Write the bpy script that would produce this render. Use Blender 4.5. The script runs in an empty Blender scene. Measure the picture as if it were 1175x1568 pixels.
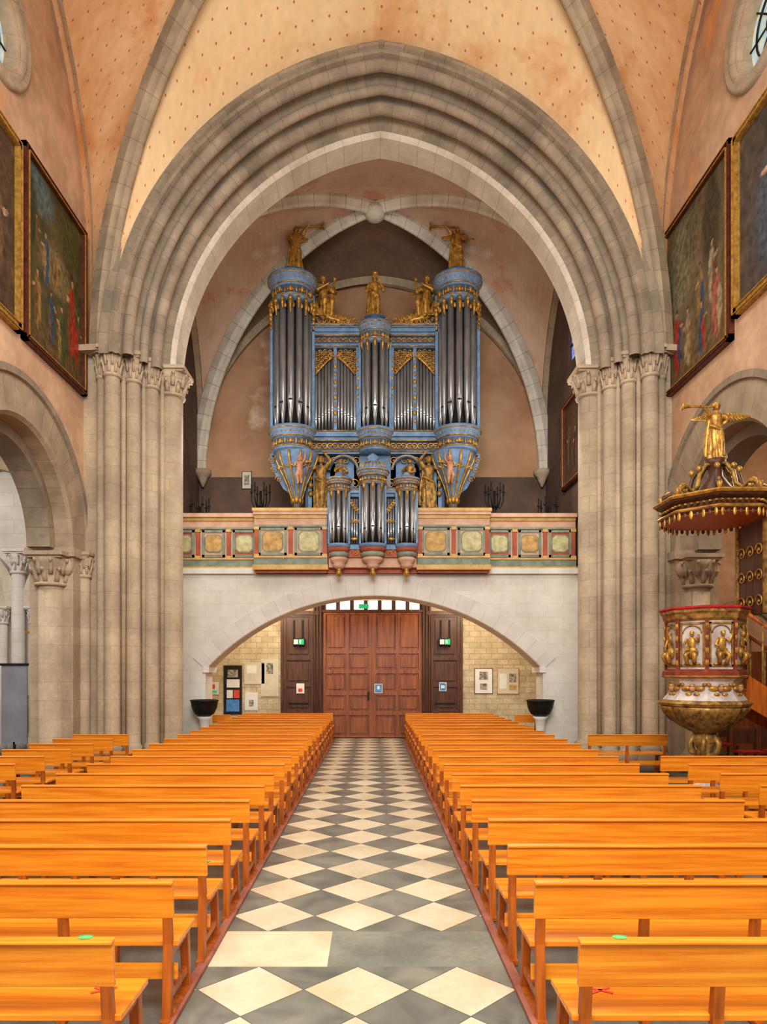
import bpy, math, random
from mathutils import Vector, Matrix
from mathutils.geometry import tessellate_polygon
random.seed(4)
pi=math.pi
scene=bpy.context.scene
scene.view_settings.view_transform='Standard'
scene.view_settings.look='None'

def C(r,g,b):
    f=lambda c:(c/255/12.92) if c/255<=.04045 else ((c/255+.055)/1.055)**2.4
    return (f(r),f(g),f(b),1)

# ------------------------------------------------------------------ materials
def M(name,c1,c2=None,sc=2.0,rough=.8,metal=0,bump=0,brick=None,uv=False,stretch=(1,1,1),
      ramp=(.35,.65),obj=False,dots=None,c3=None,emit=0,rnd=0,fine=None,spec=.3,stain=None):
    m=bpy.data.materials.new(name); m.use_nodes=True
    nt=m.node_tree; N=nt.nodes; L=nt.links
    b=N['Principled BSDF']; b.inputs['Roughness'].default_value=rough
    b.inputs['Metallic'].default_value=metal
    b.inputs['Specular IOR Level'].default_value=spec
    if uv or obj:
        tc=N.new('ShaderNodeTexCoord'); co=tc.outputs['UV' if uv else 'Object']
    else:
        tc=N.new('ShaderNodeNewGeometry'); co=tc.outputs['Position']
    mp=N.new('ShaderNodeMapping'); mp.inputs['Scale'].default_value=stretch
    L.new(co,mp.inputs['Vector'])
    if rnd:
        oi=N.new('ShaderNodeObjectInfo')
        mu=N.new('ShaderNodeMath'); mu.operation='MULTIPLY'; mu.inputs[1].default_value=37.0
        L.new(oi.outputs['Random'],mu.inputs[0])
        va=N.new('ShaderNodeVectorMath'); va.operation='ADD'
        L.new(mp.outputs[0],va.inputs[0]); L.new(mu.outputs[0],va.inputs[1]); vec=va.outputs[0]
    else: vec=mp.outputs[0]
    no=N.new('ShaderNodeTexNoise'); no.inputs['Scale'].default_value=sc; no.inputs['Detail'].default_value=6
    no.inputs['Roughness'].default_value=.6
    L.new(vec,no.inputs['Vector'])
    cr=N.new('ShaderNodeValToRGB'); e=cr.color_ramp.elements
    e[0].position=ramp[0]; e[0].color=c1; e[1].position=ramp[1]; e[1].color=c2 or c1
    if c3:
        q=e.new(min(.98,ramp[1]+.12)); q.color=c3
    L.new(no.outputs['Fac'],cr.inputs[0]); col=cr.outputs[0]
    if stain:   # large soft damp / old-paint patches laid out in world space
        ssc,slo,shi,scol,sst=stain
        g=N.new('ShaderNodeNewGeometry'); ns=N.new('ShaderNodeTexNoise'); ns.inputs['Scale'].default_value=ssc
        ns.inputs['Detail'].default_value=8; ns.inputs['Roughness'].default_value=.65; ns.inputs['Distortion'].default_value=.4
        L.new(g.outputs['Position'],ns.inputs['Vector'])
        rs=N.new('ShaderNodeMapRange'); rs.inputs[1].default_value=slo; rs.inputs[2].default_value=shi; rs.inputs[3].default_value=0; rs.inputs[4].default_value=sst
        L.new(ns.outputs['Fac'],rs.inputs[0])
        mx=N.new('ShaderNodeMix'); mx.data_type='RGBA'; L.new(rs.outputs[0],mx.inputs[0]); L.new(col,mx.inputs[6]); mx.inputs[7].default_value=scol
        col=mx.outputs[2]
    if fine:
        n2=N.new('ShaderNodeTexNoise'); n2.inputs['Scale'].default_value=fine[0]; n2.inputs['Detail'].default_value=3
        L.new(co,n2.inputs['Vector'])
        r2=N.new('ShaderNodeMapRange'); r2.inputs[1].default_value=.3; r2.inputs[2].default_value=.7
        r2.inputs[3].default_value=1-fine[1]; r2.inputs[4].default_value=1+fine[1]
        L.new(n2.outputs['Fac'],r2.inputs[0])
        vm=N.new('ShaderNodeVectorMath'); vm.operation='MULTIPLY'
        L.new(col,vm.inputs[0]); L.new(r2.outputs[0],vm.inputs[1]); col=vm.outputs[0]
    if brick:
        w,h,ms,mc,var=brick
        sp=N.new('ShaderNodeSeparateXYZ'); L.new(co,sp.inputs[0]); cb=N.new('ShaderNodeCombineXYZ')
        if uv:
            L.new(sp.outputs[1],cb.inputs[0]); L.new(sp.outputs[0],cb.inputs[1])
        else:
            ad=N.new('ShaderNodeMath'); L.new(sp.outputs[0],ad.inputs[0]); L.new(sp.outputs[1],ad.inputs[1])
            L.new(ad.outputs[0],cb.inputs[0]); L.new(sp.outputs[2],cb.inputs[1])
        bt=N.new('ShaderNodeTexBrick'); bt.inputs['Scale'].default_value=1
        bt.inputs['Brick Width'].default_value=w; bt.inputs['Row Height'].default_value=h
        bt.inputs['Mortar Size'].default_value=ms; bt.inputs['Mortar Smooth'].default_value=.3
        bt.inputs['Color1'].default_value=(1,1,1,1); bt.inputs['Color2'].default_value=(var,var,var,1)
        bt.inputs['Mortar'].default_value=(mc,mc,mc,1)
        L.new(cb.outputs[0],bt.inputs['Vector'])
        vm=N.new('ShaderNodeVectorMath'); vm.operation='MULTIPLY'
        L.new(col,vm.inputs[0]); L.new(bt.outputs['Color'],vm.inputs[1]); col=vm.outputs[0]
    if dots:
        dsp,drad,dcol=dots
        sc_=N.new('ShaderNodeVectorMath'); sc_.operation='MULTIPLY'; sc_.inputs[1].default_value=(1/dsp,1/dsp,0)
        L.new(co,sc_.inputs[0])
        fr=N.new('ShaderNodeVectorMath'); fr.operation='FRACTION'; L.new(sc_.outputs[0],fr.inputs[0])
        sb=N.new('ShaderNodeVectorMath'); sb.operation='SUBTRACT'; sb.inputs[1].default_value=(.5,.5,0)
        L.new(fr.outputs[0],sb.inputs[0])
        ln=N.new('ShaderNodeVectorMath'); ln.operation='LENGTH'; L.new(sb.outputs[0],ln.inputs[0])
        lt=N.new('ShaderNodeMath'); lt.operation='LESS_THAN'; lt.inputs[1].default_value=drad
        L.new(ln.outputs['Value'],lt.inputs[0])
        mx=N.new('ShaderNodeMix'); mx.data_type='RGBA'
        L.new(lt.outputs[0],mx.inputs[0]); L.new(col,mx.inputs[6]); mx.inputs[7].default_value=dcol
        col=mx.outputs[2]
    L.new(col,b.inputs['Base Color'])
    if emit:
        L.new(col,b.inputs['Emission Color']); b.inputs['Emission Strength'].default_value=emit
    if bump:
        bp=N.new('ShaderNodeBump'); bp.inputs['Strength'].default_value=bump; bp.inputs['Distance'].default_value=.03
        n3=N.new('ShaderNodeTexNoise'); n3.inputs['Scale'].default_value=sc*6; n3.inputs['Detail'].default_value=4
        L.new(vec,n3.inputs['Vector']); L.new(n3.outputs['Fac'],bp.inputs['Height']); L.new(bp.outputs[0],b.inputs['Normal'])
    return m

STONE=M('limestone_pier',C(192,170,140),C(164,143,116),sc=1.3,brick=(.62,.36,.006,.72,.9),bump=.25,fine=(14,.08),stain=(.8,.5,.7,C(150,134,116),.5))
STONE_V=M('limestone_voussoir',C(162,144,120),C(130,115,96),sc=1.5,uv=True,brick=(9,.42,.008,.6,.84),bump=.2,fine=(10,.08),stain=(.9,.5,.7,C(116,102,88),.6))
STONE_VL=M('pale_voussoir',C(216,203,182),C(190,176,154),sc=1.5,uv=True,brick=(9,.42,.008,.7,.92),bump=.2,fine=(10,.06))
STONE_RIB=M('rib_stone',C(182,160,130),C(144,126,102),sc=1.6,uv=True,brick=(9,.4,.008,.65,.88),bump=.2)
STONE_RIBW=M('pale_rib_stone',C(222,214,198),C(188,176,156),sc=1.6,uv=True,brick=(9,.45,.01,.5,.9),bump=.2)
WHITE=M('white_ashlar',C(232,228,216),C(214,208,194),sc=1.1,brick=(.8,.34,.005,.8,.95),bump=.15,fine=(9,.04))
WHITE_V=M('white_ashlar_arch',C(230,226,214),C(210,204,192),sc=1.1,uv=True,brick=(9,.36,.007,.74,.94))
PLASTER=M('orange_plaster',C(206,168,134),C(184,144,112),sc=.7,c3=C(212,150,92),ramp=(.38,.58),bump=.3,fine=(5,.12),stain=(.45,.5,.66,C(158,126,104),.7))
WEB=M('painted_vault',C(228,196,150),C(222,184,136),sc=.55,uv=True,ramp=(.4,.6),c3=C(214,146,78),dots=(.34,.06,C(176,100,72)),bump=.1,fine=(6,.06),stain=(.5,.53,.64,C(204,146,92),.75))
WEB_S=M('painted_vault_side',C(222,180,134),C(208,156,108),sc=.6,uv=True,ramp=(.35,.56),c3=C(202,130,66),dots=(.34,.06,C(164,92,62)),bump=.1,fine=(6,.07),stain=(.5,.52,.64,C(196,124,66),.8))
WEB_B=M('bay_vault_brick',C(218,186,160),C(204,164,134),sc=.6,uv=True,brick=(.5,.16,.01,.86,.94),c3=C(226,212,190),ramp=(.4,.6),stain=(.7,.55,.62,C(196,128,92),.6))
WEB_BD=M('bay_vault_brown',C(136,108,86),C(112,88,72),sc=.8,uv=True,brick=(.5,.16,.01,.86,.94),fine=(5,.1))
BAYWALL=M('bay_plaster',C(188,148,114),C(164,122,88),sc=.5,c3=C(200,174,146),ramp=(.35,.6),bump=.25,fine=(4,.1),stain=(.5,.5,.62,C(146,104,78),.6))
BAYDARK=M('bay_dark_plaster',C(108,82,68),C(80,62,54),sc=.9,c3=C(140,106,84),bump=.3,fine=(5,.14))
RUBBLE=M('rubble_stone',C(226,208,172),C(200,176,136),sc=3,brick=(.34,.17,.014,.66,.82),bump=.6)
AISLEW=M('aisle_white_stone',C(226,220,210),C(202,194,182),sc=1.2,brick=(.7,.34,.006,.75,.93),bump=.15)
PEW=M('varnished_orange_wood',C(246,156,40),C(214,112,18),sc=2.6,rough=.32,obj=True,stretch=(.5,12,12),c3=C(252,176,60),rnd=1,spec=.5,ramp=(.36,.66))
PEWD=M('pew_edge_wood',C(194,100,30),C(142,68,18),sc=2.2,rough=.4,obj=True,stretch=(9,9,.7),rnd=1)
RUN=M('aisle_border',C(176,112,90),C(144,84,66),sc=4,rough=.6)
DARKW=M('dark_wood',C(98,60,38),C(64,38,26),sc=3,rough=.45,stretch=(6,6,.6))
DOORW=M('door_wood',C(158,88,44),C(112,58,28),sc=2,rough=.4,stretch=(7,7,.6),spec=.4)
BLUE=M('organ_blue',C(118,146,176),C(88,118,152),sc=4,rough=.55,fine=(12,.12))
BLUED=M('organ_deep_blue',C(72,94,122),C(54,76,102),sc=4,rough=.55)
GOLD=M('gilding',C(218,164,72),C(118,80,34),sc=9,rough=.36,metal=.4,ramp=(.32,.68))
GOLDP=M('dull_gold_wood',C(186,142,70),C(100,72,36),sc=10,rough=.45,metal=.3)
TIN=M('organ_pipe_tin',C(178,178,176),C(138,138,138),sc=5,rough=.3,metal=.65,stretch=(1,1,.25))
BLACK=M('black_recess',C(22,20,20),C(30,26,24),sc=4,rough=.7)
IRON=M('black_iron',C(40,38,36),C(26,24,24),sc=8,rough=.5,metal=.4)
FLESH=M('painted_flesh',C(200,148,112),C(160,108,78),sc=6,rough=.5)
PINK=M('pink_paint',C(206,170,142),C(188,142,112),sc=3,rough=.6)
TERRA=M('terracotta_paint',C(176,90,58),C(146,72,50),sc=4,rough=.6)
GREY_G=M('grey_green_paint',C(144,150,128),C(112,120,104),sc=5,rough=.6)
CREAM=M('cream_paint',C(206,198,150),C(160,154,102),sc=7,rough=.6)
OCHRE=M('ochre_paint',C(206,166,98),C(160,120,64),sc=7,rough=.6)
YEL=M('yellow_moulding',C(214,176,100),C(190,146,76),sc=6,rough=.5)
MARBLE=M('white_marble',C(214,204,194),C(172,156,146),sc=5,rough=.35)
REDM=M('red_marble',C(142,66,44),C(104,48,34),sc=8,rough=.3)
REDV=M('red_velvet',C(176,36,30),C(140,24,22),sc=8,rough=.8)
SLATE=M('grey_slate',C(136,134,122),C(106,106,96),sc=2.2,rough=.38,fine=(30,.08),brick=(.9,.48,.004,.6,.9))
FLOORG=M('floor_stone_grey',C(142,142,126),C(110,112,98),sc=1.6,rough=.42,fine=(25,.1))
FLOORW=M('floor_stone_white',C(232,216,182),C(210,190,152),sc=1.8,rough=.38,fine=(25,.05))
def floor_checker(name,x0,y0,d):
    m=M(name,C(234,220,188),C(212,192,152),sc=1.6,rough=.3,fine=(25,.06),spec=.4); nt=m.node_tree; N=nt.nodes; L=nt.links
    b=N['Principled BSDF']; wcol=b.inputs['Base Color'].links[0].from_socket
    g=N.new('ShaderNodeNewGeometry'); sp=N.new('ShaderNodeSeparateXYZ'); L.new(g.outputs['Position'],sp.inputs[0])
    def ma(op,a,bv):
        n=N.new('ShaderNodeMath'); n.operation=op
        for i,v in enumerate((a,bv)):
            if v is None: continue
            if isinstance(v,(int,float)): n.inputs[i].default_value=v
            else: L.new(v,n.inputs[i])
        return n.outputs[0]
    dx=ma('DIVIDE',ma('SUBTRACT',sp.outputs[0],x0),d); dy=ma('DIVIDE',ma('SUBTRACT',sp.outputs[1],y0),d)
    p=ma('ADD',ma('ADD',dx,dy),100.5); q=ma('ADD',ma('SUBTRACT',dx,dy),100.5)
    cb=N.new('ShaderNodeCombineXYZ'); L.new(p,cb.inputs[0]); L.new(q,cb.inputs[1]); cb.inputs[2].default_value=.5
    ck=N.new('ShaderNodeTexChecker'); ck.inputs['Scale'].default_value=1; L.new(cb.outputs[0],ck.inputs['Vector'])
    n=N.new('ShaderNodeTexNoise'); n.inputs['Scale'].default_value=2.6; n.inputs['Detail'].default_value=8; n.inputs['Distortion'].default_value=.6
    L.new(g.outputs['Position'],n.inputs['Vector'])
    cr=N.new('ShaderNodeValToRGB'); e=cr.color_ramp.elements; e[0].position=.35; e[0].color=C(98,100,90); e[1].position=.65; e[1].color=C(136,134,118)
    L.new(n.outputs['Fac'],cr.inputs[0])
    wn=N.new('ShaderNodeTexWhiteNoise'); wn.noise_dimensions='2D'
    fl=N.new('ShaderNodeVectorMath'); fl.operation='FLOOR'; L.new(cb.outputs[0],fl.inputs[0]); L.new(fl.outputs[0],wn.inputs['Vector'])
    mr=N.new('ShaderNodeMapRange'); mr.inputs[3].default_value=.86; mr.inputs[4].default_value=1.04; L.new(wn.outputs['Value'],mr.inputs[0])
    mx=N.new('ShaderNodeMix'); mx.data_type='RGBA'
    L.new(ck.outputs['Fac'],mx.inputs[0]); L.new(wcol,mx.inputs[6]); L.new(cr.outputs[0],mx.inputs[7])
    vm=N.new('ShaderNodeVectorMath'); vm.operation='MULTIPLY'; L.new(mx.outputs[2],vm.inputs[0]); L.new(mr.outputs[0],vm.inputs[1])
    def joint(v):
        f=ma('FRACT',v,None); a=ma('ABSOLUTE',ma('SUBTRACT',f,.5),None); return ma('GREATER_THAN',a,.492)
    j=ma('MAXIMUM',joint(p),joint(q))
    m2=N.new('ShaderNodeMix'); m2.data_type='RGBA'; L.new(j,m2.inputs[0]); L.new(vm.outputs[0],m2.inputs[6]); m2.inputs[7].default_value=C(94,90,80)
    L.new(m2.outputs[2],b.inputs['Base Color'])
    return m
CHK_A=floor_checker('aisle_checker',-.14,5.595,.67)
CHK_B=floor_checker('aisle_checker_near',-.10,4.295,.67)
def painting_mat(name,base,base2,blobs,sc=5):
    m=M(name,base,base2,sc=sc,rough=.4,uv=True,ramp=(.3,.7),fine=(16,.35),spec=.15); nt=m.node_tree; N=nt.nodes; L=nt.links
    b=N['Principled BSDF']; col=b.inputs['Base Color'].links[0].from_socket
    tc=N.new('ShaderNodeTexCoord'); no=N.new('ShaderNodeTexNoise'); no.inputs['Scale'].default_value=11; no.inputs['Detail'].default_value=4
    L.new(tc.outputs['UV'],no.inputs['Vector'])
    s=N.new('ShaderNodeVectorMath'); s.operation='MULTIPLY_ADD'; s.inputs[1].default_value=(.09,.09,0)
    L.new(no.outputs['Color'],s.inputs[0]); L.new(tc.outputs['UV'],s.inputs[2])
    n5=N.new('ShaderNodeTexNoise'); n5.inputs['Scale'].default_value=24; L.new(tc.outputs['UV'],n5.inputs['Vector'])
    sh=N.new('ShaderNodeMapRange'); sh.inputs[1].default_value=.35; sh.inputs[2].default_value=.65; sh.inputs[3].default_value=.5; sh.inputs[4].default_value=1.15
    L.new(n5.outputs['Fac'],sh.inputs[0])
    for (u,v,ru,rv,c) in blobs:
        a=N.new('ShaderNodeVectorMath'); a.operation='SUBTRACT'; a.inputs[1].default_value=(u+.045,v+.045,0); L.new(s.outputs[0],a.inputs[0])
        d=N.new('ShaderNodeVectorMath'); d.operation='MULTIPLY'; d.inputs[1].default_value=(1/ru,1/rv,0); L.new(a.outputs[0],d.inputs[0])
        l=N.new('ShaderNodeVectorMath'); l.operation='LENGTH'; L.new(d.outputs[0],l.inputs[0])
        r=N.new('ShaderNodeMapRange'); r.inputs[1].default_value=.7; r.inputs[2].default_value=1.1; r.inputs[3].default_value=.9; r.inputs[4].default_value=0
        L.new(l.outputs['Value'],r.inputs[0])
        cc=N.new('ShaderNodeVectorMath'); cc.operation='MULTIPLY'; cc.inputs[0].default_value=c[:3]; L.new(sh.outputs[0],cc.inputs[1])
        mx=N.new('ShaderNodeMix'); mx.data_type='RGBA'; L.new(r.outputs[0],mx.inputs[0]); L.new(col,mx.inputs[6]); L.new(cc.outputs[0],mx.inputs[7])
        col=mx.outputs[2]
    L.new(col,b.inputs['Base Color']); return m
def person(u,v,s,robe,cloak=None,skin=C(176,136,104),lean=0,arm=1):
    out=[(u,v+.3*s,.17*s,.34*s,robe),(u+lean*.1*s,v+.66*s,.13*s,.18*s,robe)]
    if cloak: out+=[(u-.09*s,v+.36*s,.09*s,.36*s,cloak)]
    out+=[(u+arm*.19*s,v+.66*s,.1*s,.035*s,skin),(u+lean*.16*s,v+.91*s,.055*s,.07*s,skin),(u+lean*.16*s,v+.965*s,.055*s,.035*s,C(58,40,28))]
    return out

# ------------------------------------------------------------------ mesh builder
class MB:
    def __init__(s): s.v=[];s.f=[];s.m=[];s.uv=[];s.sm=[];s.mats=[]
    def mi(s,mat):
        if mat not in s.mats: s.mats.append(mat)
        return s.mats.index(mat)
    def add(s,vs,fs,mat,smooth=False,uvs=None,T=None):
        o=len(s.v); k=s.mi(mat)
        s.v.extend([(T@Vector(p)) if T else Vector(p) for p in vs])
        for i,f in enumerate(fs):
            s.f.append([o+a for a in f]); s.m.append(k); s.sm.append(smooth); s.uv.append(uvs[i] if uvs else None)
    def box(s,x0,x1,y0,y1,z0,z1,mat,T=None):
        if x0>x1: x0,x1=x1,x0
        vs=[(x,y,z) for z in (z0,z1) for y in (y0,y1) for x in (x0,x1)]
        s.add(vs,[(0,2,3,1),(4,5,7,6),(0,1,5,4),(2,6,7,3),(0,4,6,2),(1,3,7,5)],mat,T=T)
    def lathe(s,prof,c,mat,seg=24,a0=0,a1=2*pi,sx=1,sy=1,smooth=True,T=None,gad=0,gn=16,caps=True):
        full=abs(a1-a0-2*pi)<1e-6; n=seg if full else seg+1
        vs=[]
        for r,z in prof:
            for i in range(n):
                a=a0+(a1-a0)*i/seg; rr=r*(1+gad*abs(math.cos(a*gn/2)))
                vs.append((c[0]+sx*rr*math.cos(a),c[1]+sy*rr*math.sin(a),c[2]+z))
        fs=[];
        for j in range(len(prof)-1):
            for i in range(seg):
                i2=(i+1)%n
                fs.append((j*n+i,j*n+i2,(j+1)*n+i2,(j+1)*n+i))
        if full and caps:
            if prof[0][0]>1e-4: fs.append(tuple(reversed(range(n))))
            if prof[-1][0]>1e-4: fs.append(tuple((len(prof)-1)*n+i for i in range(n)))
        s.add(vs,fs,mat,smooth,T=T)
    def tube(s,pts,rad,mat,seg=8,T=None,smooth=True):
        pts=[Vector(p) for p in pts]; n=len(pts)
        if not hasattr(rad,'__len__'): rad=[rad]*n
        vs=[]; ref=None
        for i,p in enumerate(pts):
            t=(pts[min(i+1,n-1)]-pts[max(i-1,0)]).normalized()
            if ref is None:
                ref=Vector((0,0,1)) if abs(t.z)<.9 else Vector((1,0,0))
            b=t.cross(ref).normalized(); a=b.cross(t).normalized(); ref=a
            for k in range(seg):
                w=2*pi*k/seg; vs.append(p+(a*math.cos(w)+b*math.sin(w))*rad[i])
        fs=[(i*seg+k,i*seg+(k+1)%seg,(i+1)*seg+(k+1)%seg,(i+1)*seg+k) for i in range(n-1) for k in range(seg)]
        fs.append(tuple(reversed(range(seg)))); fs.append(tuple((n-1)*seg+k for k in range(seg)))
        s.add(vs,fs,mat,smooth,T=T)
    def ell(s,c,r,mat,R=None,seg=10,rings=6,T=None):
        vs=[];R=R or Matrix.Identity(3); c=Vector(c)
        vs.append(c+R@Vector((0,0,-r[2])))
        for j in range(1,rings):
            ph=-pi/2+pi*j/rings
            for i in range(seg):
                a=2*pi*i/seg
                vs.append(c+R@Vector((r[0]*math.cos(ph)*math.cos(a),r[1]*math.cos(ph)*math.sin(a),r[2]*math.sin(ph))))
        vs.append(c+R@Vector((0,0,r[2])))
        fs=[(0,1+(i+1)%seg,1+i) for i in range(seg)]
        for j in range(rings-2):
            for i in range(seg):
                a=1+j*seg+i;b=1+j*seg+(i+1)%seg; fs.append((a,b,b+seg,a+seg))
        t=len(vs)-1;o=1+(rings-2)*seg
        fs+=[(o+i,o+(i+1)%seg,t) for i in range(seg)]
        s.add(vs,fs,mat,True,T=T)
    def grid(s,rows,mat,smooth=True,uvf=None):
        n=len(rows[0]); vs=[p for r in rows for p in r]; fs=[];uvs=[]
        for j in range(len(rows)-1):
            for i in range(n-1):
                fs.append((j*n+i,j*n+i+1,(j+1)*n+i+1,(j+1)*n+i))
                if uvf: uvs.append([uvf[j][i],uvf[j][i+1],uvf[j+1][i+1],uvf[j+1][i]])
        s.add(vs,fs,mat,smooth,uvs if uvf else None)
    def plate(s,outer,holes,mp,w0,w1,mat):
        loops=[outer]+holes; flat=[p for l in loops for p in l]
        tris=tessellate_polygon([[Vector((p[0],p[1],0)) for p in l] for l in loops])
        n=len(flat)
        vs=[mp(p[0],p[1],w0) for p in flat]+[mp(p[0],p[1],w1) for p in flat]
        fs=[tuple(t) for t in tris]+[tuple(n+a for a in reversed(t)) for t in tris]
        o=0
        for l in loops:
            k=len(l)
            for i in range(k):
                a=o+i;b=o+(i+1)%k; fs.append((a,b,b+n,a+n))
            o+=k
        s.add(vs,fs,mat)
    def sweep(s,path,Bs,prof,mat,smooth=False):
        path=[Vector(p) for p in path]; n=len(path); rows=[];uvf=[];L=0
        pl=[0]
        for k in range(len(prof)-1): pl.append(pl[-1]+math.dist(prof[k],prof[k+1]))
        for i,p in enumerate(path):
            t=(path[min(i+1,n-1)]-path[max(i-1,0)]).normalized(); B=Vector(Bs).normalized()
            Nn=B.cross(t).normalized()
            if i: L+=(p-path[i-1]).length
            rows.append([p+Nn*a+B*b for a,b in prof]); uvf.append([(L,q) for q in pl])
        s.grid(rows,mat,smooth,uvf)
    def arch(s,prof,xc,z0,c,mp,mat,n=28,a_start=pi,sides=(-1,1),smooth=False):
        for sd in sides:
            rows=[];uvf=[]
            for i in range(n+1):
                row=[];uvr=[];q=0
                for k,(r,w) in enumerate(prof):
                    if k: q+=math.dist(prof[k],prof[k-1])
                    ap=math.acos(-c/r); a=a_start+(ap-a_start)*i/n
                    h=xc+sd*(-(c+r*math.cos(a))); row.append(mp(h,z0+r*math.sin(a),w)); uvr.append(((a_start-a)*prof[0][0],q))
                rows.append(row);uvf.append(uvr)
            s.grid(rows,mat,smooth,uvf)
    def obj(s,name,parent=None,bevel=0,remesh=0):
        me=bpy.data.meshes.new(name); me.from_pydata([tuple(v) for v in s.v],[],s.f); 
        for m in s.mats: me.materials.append(m)
        me.polygons.foreach_set('material_index',s.m); me.polygons.foreach_set('use_smooth',s.sm)
        if any(u is not None for u in s.uv):
            ul=me.uv_layers.new(name='UVMap')
            for pidx,p in enumerate(me.polygons):
                u=s.uv[pidx]
                if u:
                    for k,li in enumerate(p.loop_indices): ul.data[li].uv=u[k]
        me.update()
        o=bpy.data.objects.new(name,me); scene.collection.objects.link(o)
        if parent: o.parent=parent
        if bevel:
            b=o.modifiers.new('Bevel','BEVEL'); b.width=bevel; b.segments=2; b.limit_method='ANGLE'
        if remesh:
            r=o.modifiers.new('Remesh','REMESH'); r.mode='VOXEL'; r.voxel_size=remesh; r.use_smooth_shade=True
        return o
def empty(name,loc=(0,0,0)):
    e=bpy.data.objects.new(name,None); e.empty_display_size=.2; scene.collection.objects.link(e); return e
XZ=lambda h,z,w:(h,w,z)
YZ=lambda h,z,w:(w,h,z)

# ------------------------------------------------------------------ capitals / columns
def capital(mb,cx,cy,r,z0,h,mat,ab=1.75,octa=False):
    mb.lathe([(r,-.06),(r*1.2,-.05),(r*1.25,-.02),(r*1.2,.01),(r*1.02,.02),(r*1.05,h*.3),(r*1.25,h*.65),(r*1.5,h*.86)],(cx,cy,z0),mat,seg=20)
    for tier,(zz,ro,ln) in enumerate(((.05,1.05,.42),(.32,1.12,.48))):
        for k in range(8):
            a=2*pi*(k+.5*tier)/8; d=Vector((math.cos(a),math.sin(a),0))
            b=Vector((cx,cy,z0+h*zz))
            pts=[b+d*r*ro,b+d*r*(ro+.12)+Vector((0,0,h*ln*.5)),b+d*r*(ro+.3)+Vector((0,0,h*ln*.95)),b+d*r*(ro+.52)+Vector((0,0,h*ln)),b+d*r*(ro+.5)+Vector((0,0,h*ln*.8))]
            mb.tube(pts,[r*.2,r*.19,r*.15,r*.13,r*.07],mat,seg=6)
    R=r*ab
    if octa: mb.lathe([(R*.9,h*.86),(R*1.02,h*.93),(R*1.08,h*.96),(R*1.08,h*1.06)],(cx,cy,z0),mat,seg=8,smooth=False)
    else:
        mb.box(cx-R*.86,cx+R*.86,cy-R*.86,cy+R*.86,z0+h*.86,z0+h*.94,mat); mb.box(cx-R,cx+R,cy-R,cy+R,z0+h*.94,z0+h*1.08,mat)
def column(mb,cx,cy,r,z0,z1,caph,mat,**k):
    mb.lathe([(r*1.6,0),(r*1.6,.28),(r*1.5,.3),(r*1.5,.36),(r*1.2,.4),(r*1.35,.46),(r*1.05,.52),(r,.54),(r,z1-caph-z0)],(cx,cy,z0),mat,seg=22)
    capital(mb,cx,cy,r,z1-caph*1.08,caph,mat,**k)

# ================================================================== ROOM
ZC=8.5; XC=.17; LW=-5.9; RW=6.1
mb=MB()
def fq(x0,x1,y0,y1,mat): mb.add([(x0,y0,0),(x1,y0,0),(x1,y1,0),(x0,y1,0)],[(0,1,2,3)],mat)
fq(-12,-1.12,-1,22,SLATE); fq(.89,11,-1,22,SLATE)
fq(-1.12,.89,5.26,22,CHK_A); fq(-1.12,-.31,4.63,5.26,FLOORW); fq(-.31,.89,4.63,5.26,FLOORG); fq(-1.12,.89,-1,4.63,CHK_B)
mb.box(-12,11,-1,22,-.2,-.01,SLATE)
mb.obj('floor')
mb=MB()
mb.box(-1.18,-1.12,2.2,20,0.002,.03,RUN); mb.box(.89,.95,2.2,20,0.002,.03,RUN); mb.obj('trim_1')

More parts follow.
